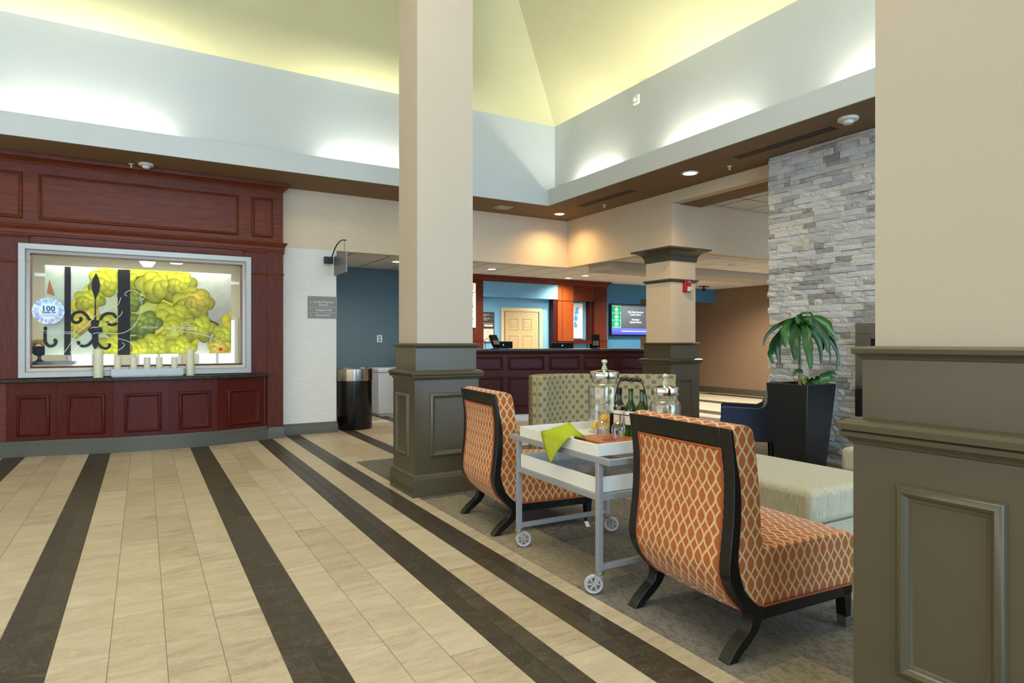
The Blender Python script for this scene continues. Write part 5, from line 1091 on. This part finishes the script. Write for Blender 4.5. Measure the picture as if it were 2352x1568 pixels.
# upside-down wine glasses on the board
bd = thing('cutting_board', 'brown live-edge wooden board on the white tray', 'board', (2.40, 2.95, ZT))
po = [(2.262, 2.815), (2.30, 2.80), (2.42, 2.785), (2.52, 2.79), (2.545, 2.83), (2.54, 2.95), (2.53, 3.07), (2.48, 3.105), (2.36, 3.10), (2.27, 3.115), (2.252, 3.05), (2.262, 2.93)]
obj('slab', MB().prism([(a, b) for a, b, c in smooth_path([(x, y, 0) for x, y in po] + [(po[0][0], po[0][1], 0)], 3)][:-1], 'Z', ZT, ZT + 0.028), 'board', bd, bevel=0.005)
ZB = ZT + 0.0285
def wineglass(x, y, label):
    g = thing('wine_glass', label, 'wine glass', (x, y, ZB)); n = 28; c = (x, y, ZB)
    bowl = [(0.031, 0.0), (0.036, 0.02), (0.041, 0.045), (0.042, 0.06), (0.038, 0.08), (0.028, 0.097), (0.014, 0.108), (0.005, 0.114)]
    obj('bowl', MB().lathe(bowl + [(max(a - 0.0015, 0.001), b - 0.001) for a, b in bowl[::-1]], n, c, caps=False), 'glass', g)
    obj('stem', MB().lathe([(0.005, 0.114), (0.0038, 0.13), (0.0038, 0.175), (0.006, 0.185)], 12, c), 'glass', g)
    obj('foot', MB().lathe([(0.006, 0.185), (0.02, 0.192), (0.037, 0.196), (0.037, 0.198), (0.001, 0.198)], n, c), 'glass', g)
wineglass(2.366, 2.958, 'upside-down wine glass on the board, in front of the lemon jar')
wineglass(2.412, 2.868, 'upside-down wine glass on the board, in front of the bottle carrier')
pk = thing('pink_card', 'small pink card lying on the wooden board', 'card', (2.33, 2.90, ZB))
obj('card', MB().loft([[(2.300, 2.862, z), (2.375, 2.840, z), (2.392, 2.885, z), (2.318, 2.905, z)] for z in (ZB, ZB + 0.003)]), plain('pink_print', '9a3050', 0.5), pk)
# napkin over the tray edge
nk = thing('green_napkin', 'lime green cloth napkin draped over the tray edge', 'napkin', (2.09, 3.0, ZT))
X0 = 2.072
g = []
rim = [(X0 + 0.006, 3.195, 0.806), (X0 + 0.002, 3.13, 0.806), (X0, 3.03, 0.805), (X0 - 0.002, 2.95, 0.805), (X0 - 0.004, 2.895, 0.806)]
bot = (X0 - 0.02, 3.045, 0.640)
rows_ = []
for k in range(9):
    f = k / 8; row = []
    for i, p in enumerate(rim):
        e_ = Vector(p).lerp(Vector(bot), f); e_.x -= 0.014 * math.sin(f * PI) * (0.6 + 0.4 * math.sin(i * 1.8)); row.append(tuple(e_))
    rows_.append(row)
fr_ = []
pkp = [(2.15, 3.165, 0.795), (2.16, 3.11, 0.84), (2.175, 3.03, 0.872), (2.19, 2.97, 0.83), (2.16, 2.93, 0.80)]
tl = [(2.24, 3.14, 0.765), (2.25, 3.10, 0.78), (2.26, 3.06, 0.80), (2.27, 3.02, 0.79), (2.25, 2.97, 0.775)]
inner = [[tuple(Vector(a).lerp(Vector(b), f) + Vector((0, 0, 0.01 * math.sin(f * PI)))) for a, b in zip(rim, pkp)] for f in (1.0, 0.75, 0.5, 0.25)]
outer_ = [[tuple(Vector(a).lerp(Vector(b), f)) for a, b in zip(pkp, tl)] for f in (1.0, 0.5)]
o = obj('cloth', MB().loft(outer_ + inner + rows_, closed=False, caps=False), 'napkin', nk, smooth=70)
so_ = o.modifiers.new('thick', 'SOLIDIFY'); so_.thickness = 0.0015
pm = MB()
for k in range(6):
    y = 3.16 - 0.028 * k; pm.tube([(X0 - 0.013, y, 0.785 - 0.004 * k), (X0 - 0.022, y - 0.045, 0.735 - 0.012 * k)], 0.0007, 5)
    pm.ball((X0 - 0.013, y, 0.785 - 0.004 * k), 0.002, 6, 4)
for sy in (-1, 1):
    pm.tube([(X0 - 0.0235, 2.985 + sy * (0.011 + 0.011 * math.cos(t_)), 0.762 + 0.006 * math.sin(t_)) for t_ in [2 * PI * j / 12 for j in range(13)]], 0.0009, 5)
    pm.tube([(X0 - 0.024, 2.985 + sy * 0.007 * math.sin(PI * j / 8), 0.755 - 0.030 * j / 8) for j in range(9)], 0.0009, 5)
obj('printed_leaf', pm, plain('pale_lime_print', 'c3c76a', 0.8), nk, smooth=0)

# ------------------------------------------------------------ other seating
def rbox(x0, x1, y0, y1, z0, z1): return MB().box(x0, x1, y0, y1, z0, z1)
ot = thing('ottoman', 'large square beige linen ottoman behind the nearer orange chair', 'ottoman', (3.9, 3.0, 0))
obj('base', rbox(3.455, 4.25, 2.335, 3.85, 0.03, 0.232), 'linen', ot, bevel=0.02, seg=3)
obj('cushion', rbox(3.44, 4.265, 2.32, 3.865, 0.236, 0.455), 'linen', ot, bevel=0.045, seg=4)
obj('piping', MB().tube([(3.437, 2.317, .235), (4.268, 2.317, .235), (4.268, 3.868, .235), (3.437, 3.868, .235), (3.437, 2.317, .235)], 0.006, 6), 'linen', ot)
for x in (3.5, 4.2):
    for y in (2.4, 3.8): obj('leg', MB().lathe([(0.02, 0), (0.025, 0.04)], 12, (x, y, 0)), 'black', ot)
sf = thing('bench_seat', 'beige linen bench seat beyond the ottoman near the stone wall', 'sofa', (5.4, 2.6, 0))
obj('base', rbox(5.03, 5.9, 1.9, 3.12, 0.03, 0.26), 'linen', sf, bevel=0.02, seg=3)
obj('cushion', rbox(5.02, 5.91, 1.89, 3.13, 0.263, 0.47), 'linen', sf, bevel=0.04, seg=4)
obj('backrest', rbox(5.7, 5.92, 1.89, 2.6, 0.45, 0.75), 'linen', sf, bevel=0.04, seg=3)
# tall curved settee
se = thing('settee', 'high-backed settee in olive square-print fabric behind the serving cart', 'settee', (4.1, 4.9, 0))
def sp(px, d): t_ = (px - 1176) / 1441; return ((0.5066 + 0.862 * t_) * d, (0.862 - 0.5066 * t_) * d)
front_ = [(a, b) for a, b, c in smooth_path([(*sp(x, d), 0) for x, d in ((1222, 6.16), (1240, 6.13), (1256, 6.16), (1268, 6.26), (1292, 6.40), (1318, 6.48), (1345, 6.50), (1400, 6.46), (1470, 6.42), (1552, 6.36))], 4)]
back_ = [(a, b) for a, b, c in smooth_path([(*sp(x, d), 0) for x, d in ((1553, 6.50), (1440, 6.60), (1320, 6.66), (1262, 6.60), (1226, 6.45), (1214, 6.28))], 4)]
poly = front_ + back_
obj('backrest', MB().prism(poly, 'Z', 0.10, 1.012), 'squares', se, bevel=0.03, seg=4)
ln2 = front_[14:]
inn = [(a - 0.28, b - 0.48) for a, b in ln2]
obj('seat', MB().prism([(a - 0.005, b - 0.01) for a, b in ln2] + inn[::-1], 'Z', 0.12, 0.44), 'squares', se, bevel=0.03, seg=3)
for x, y in ((3.36, 5.22), (4.55, 4.60), (3.55, 4.70), (4.30, 4.12)): obj('leg', MB().lathe([(0.018, 0), (0.024, 0.125)], 12, (x, y, 0)), 'black', se)
# navy armchair behind the planter
na = thing('navy_armchair', 'navy fabric armchair with black legs between planter and settee', 'armchair', (5.58, 4.88, 0), R(149.5))
# local: +x is the way it faces, y = across, near arm at y=+
ARM = [(0.30, 0.245), (0.30, 0.605), (0.27, 0.622), (-0.10, 0.610), (-0.16, 0.640), (-0.20, 0.72), (-0.235, 0.86), (-0.30, 0.885), (-0.34, 0.87), (-0.30, 0.60), (-0.27, 0.245)]
for y0 in (-0.30, 0.23): obj('arm', MB().prism(ARM, 'Y', y0, y0 + 0.07), 'navy', na, local=True, bevel=0.012, seg=3)
obj('seat', MB().box(-0.22, 0.31, -0.228, 0.228, 0.24, 0.45), 'navy', na, local=True, bevel=0.02, seg=3)
obj('backrest', MB().prism([(-0.14, 0.44), (-0.20, 0.78), (-0.25, 0.90), (-0.33, 0.895), (-0.28, 0.25), (-0.2, 0.25)], 'Y', -0.228, 0.228), 'navy', na, local=True, bevel=0.02, seg=3)
for x in (-0.24, 0.27):
    for y in (-0.26, 0.26): obj('leg', MB().loft([[(x - a, y - a, z), (x + a, y - a, z), (x + a, y + a, z), (x - a, y + a, z)] for a, z in ((0.013, 0), (0.021, 0.25))]), 'black', na, local=True)
na.location = (5.994, 4.84, 0); na.rotation_euler = (0, 0, R(131))

# ------------------------------------------------------------ planter and plant
pt = thing('planter', 'tall tapered charcoal planter in front of the stone wall', 'planter', (5.87, 4.085, 0))
h_ = 0.92; a0, a1 = 0.165, 0.238; cxp, cyp = 5.868, 4.085
def sq(a, z): return [(cxp - a, cyp - a, z), (cxp + a, cyp - a, z), (cxp + a, cyp + a, z), (cxp - a, cyp + a, z)]
obj('pot', MB().loft([sq(a0, 0), sq(a1, h_), sq(a1 - 0.012, h_), sq(a1 - 0.03, h_ - 0.12)], True, False), 'planter', pt, bevel=0.004)
obj('soil', MB().loft([sq(a1 - 0.028, h_ - 0.07), sq(a1 - 0.026, h_ - 0.06)]), 'soil', pt)
pn = thing('corn_plant', 'drooping green corn plant growing in the charcoal planter', 'plant', (5.87, 4.085, 0.86))
bx, by = cxp - 0.015, cyp - 0.0
obj('cane', MB().tube([(bx, by, 0.861), (bx + 0.004, by, 1.0), (bx - 0.002, by, 1.10)], [0.020, 0.018, 0.014], 10), 'cane', pn)
obj('stem', MB().tube([(bx, by, 1.08), (bx - 0.006, by, 1.25), (bx - 0.012, by, 1.44), (bx - 0.012, by, 1.56)], [0.013, 0.013, 0.012, 0.005], 8), 'leaf', pn)
rgt = Vector((0.862, -0.507, 0)); fwd = Vector((0.507, 0.862, 0)); upv = Vector((0, 0, 1)); sc = 6.2 / 1441
ZR = {}
def wp(px, py, dep): 
    """spot around the cane: px,py are offsets across and up in pixels of the close-up, dep toward the room"""
    return Vector((bx, by, 1.35)) + rgt * ((px - 1815.5) * sc) + upv * ((784 - py) * sc) - fwd * dep
rlf = random.Random(8)
def leaf(path, wid, twist=0.0, mat='leaf', n=12):
    P = [Vector(p) for p in smooth_path([tuple(p) for p in path], 5)]; N_2 = len(P); rings = []
    for i, p in enumerate(P):
        f = i / (N_2 - 1); t_ = (P[min(i + 1, N_2 - 1)] - P[max(i - 1, 0)]).normalized()
        s = t_.cross(-fwd)
        if s.length < 0.25: s = rgt.copy()
        s.normalize(); nn = s.cross(t_).normalized(); ang = twist * f + 0.25 * math.sin(f * 9 + len(path)); s2 = s * math.cos(ang) + nn * math.sin(ang); nn2 = s2.cross(t_)
        wv = 1.32 * wid * (math.sin(PI * min(1, f * 0.84 + 0.13)) ** 0.6) * (1 + 0.07 * math.sin(f * 24 + len(path))) if f < 1 else 0.0005
        c_ = 0.18 * wv
        rings.append([p - s2 * wv / 2 + nn2 * c_, p - s2 * wv * 0.22, p, p + s2 * wv * 0.22, p + s2 * wv / 2 + nn2 * c_])
    lo = obj('leaf', MB().loft(rings, closed=False, caps=False), mat, pn, smooth=80)
    return lo
def zc(x, y): return (1680 + x / 7.468, 690 + y / 7.468)
LF = [ # (points in the close-up, depth at tip, width m)
 ([(990, 300), (880, 300), (700, 370), (560, 440), (440, 530), (360, 640), (320, 790)], 0.05, 0.030),
 ([(980, 330), (820, 340), (700, 430), (640, 560), (610, 700), (610, 800)], 0.17, 0.072),
 ([(980, 380), (850, 420), (720, 480), (620, 600), (560, 760), (545, 900), (580, 1120)], 0.10, 0.062),
 ([(985, 400), (820, 450), (680, 560), (560, 700), (470, 860), (440, 940), (510, 1110)], 0.04, 0.070),
 ([(985, 360), (900, 420), (840, 560), (800, 700), (780, 860), (775, 1035)], 0.20, 0.088),
 ([(1000, 380), (1020, 450), (1030, 600), (1035, 800), (1030, 1000), (1030, 1195)], 0.21, 0.072),
 ([(1010, 340), (1080, 380), (1160, 470), (1220, 600), (1245, 760), (1255, 930), (1250, 1105)], 0.16, 0.062),
 ([(1020, 330), (1110, 330), (1240, 430), (1330, 560), (1375, 720), (1385, 900)], 0.15, 0.075),
 ([(1020, 300), (1180, 300), (1340, 310), (1450, 380), (1500, 500), (1560, 600), (1620, 710)], 0.06, 0.062),
 ([(1020, 360), (1200, 400), (1330, 500), (1440, 610), (1500, 760), (1540, 960), (1530, 1105)], 0.02, 0.026),
 ([(1020, 320), (1200, 350), (1400, 520), (1540, 680), (1620, 850), (1650, 1020), (1610, 1240)], 0.05, 0.036),
 ([(1010, 310), (1090, 310), (1140, 360), (1180, 440)], 0.10, 0.060),
 ([(995, 290), (950, 270), (920, 320), (905, 390)], 0.09, 0.050),
 ([(1000, 290), (1010, 230), (1005, 200)], 0.02, 0.030),
 ([(1030, 200), (1120, 190), (1220, 200), (1275, 255)], -0.03, 0.020),
 ([(1010, 400), (960, 480), (950, 620), (945, 760)], 0.03, 0.050),
 ([(1030, 360), (1200, 520), (1420, 700), (1470, 870)], -0.06, 0.052),
 ([(1000, 360), (860, 420), (760, 620), (740, 760)], -0.05, 0.055)]
for pts, dp, wd in LF:
    n_ = len(pts); leaf([wp(*zc(*p), dp * (i / (n_ - 1)) ** 0.7) for i, p in enumerate(pts)], wd, rlf.uniform(-0.3, 0.3))
for pts, dp, wd, mt in (([(1060, 1270), (1000, 1225), (920, 1225), (870, 1270), (840, 1330)], 0.06, 0.030, 'leaf'), ([(1120, 1430), (1080, 1400), (1060, 1360), (1075, 1330)], 0.10, 0.06, 'leaf_yellow'),
                        ([(1140, 1430), (1210, 1410), (1255, 1370), (1240, 1310)], 0.08, 0.06, 'leaf'), ([(1280, 1420), (1380, 1400), (1470, 1330), (1550, 1300), (1610, 1340)], 0.04, 0.085, 'leaf')):
    n_ = len(pts); leaf([wp(*zc(*p), dp * (i / (n_ - 1)) ** 0.7) for i, p in enumerate(pts)], wd, 0.1, mt)

# steel fireplace surround on the stone
fp = thing('steel_fireplace', 'brushed steel fireplace surround fixed to the stone wall', 'fireplace', (6.45, 3.2, 0.56))
obj('surround', MB().frame(plX(6.442), -3.845, -2.50, 0.567, 1.542, [(0, -0.006), (0, 0.012), (0.16, 0.012), (0.165, -0.006)]), 'steel_brushed', fp)
obj('firebox', MB().box(6.432, 6.444, 2.66, 3.69, 0.73, 1.38), 'black', fp)
obj('lower_strip', MB().box(6.418, 6.430, 3.695, 3.84, 0.57, 0.86), plain('dark_steel_strip', '4a4948', 0.35, 0.9), fp)
obj('seam', MB().box(6.4285, 6.4315, 3.69, 3.84, 1.43, 1.434).box(6.4285, 6.4315, 3.69, 3.84, 0.88, 0.884), 'black', fp)

# slim frames of the glazed front, behind the camera
wf = struct('window_4', MB().box(-4.5, 10.0, -9.06, -8.98, 0, 0.12), 'crown')
for k in range(12):
    x = -4.5 + 14.4 * k / 11; obj('mullion', MB().box(x - 0.035, x + 0.035, -9.06, -8.98, 0.12, 6.5), 'crown', wf)
for z in (2.4, 4.9): obj('transom', MB().box(-4.5, 10.0, -9.06, -8.98, z - 0.03, z + 0.03), 'crown', wf)
wall('wall_front_side', 'wall_white', (10.0, 13.2, -9.06, -8.9, 0, 5.0))
wall('wall_right', 'wall_tan', (11.0, 11.15, -8.9, 1.9, 0, 3.6))
ws = struct('window_5', MB().box(-6.0, -5.93, -5.1, 6.1, 0.5, 0.6).box(-6.0, -5.93, -5.1, 6.1, 3.2, 3.3), 'crown')  # unseen window made up to go with the added side fill
for k in range(8): obj('mullion', MB().box(-6.0, -5.93, -5.1 + 11.1 * k / 7, -5.0 + 11.1 * k / 7, 0.6, 3.2), 'crown', ws)
obj('pane', MB().box(-5.985, -5.98, -5.0, 6.0, 0.6, 3.2), 'pane', ws)
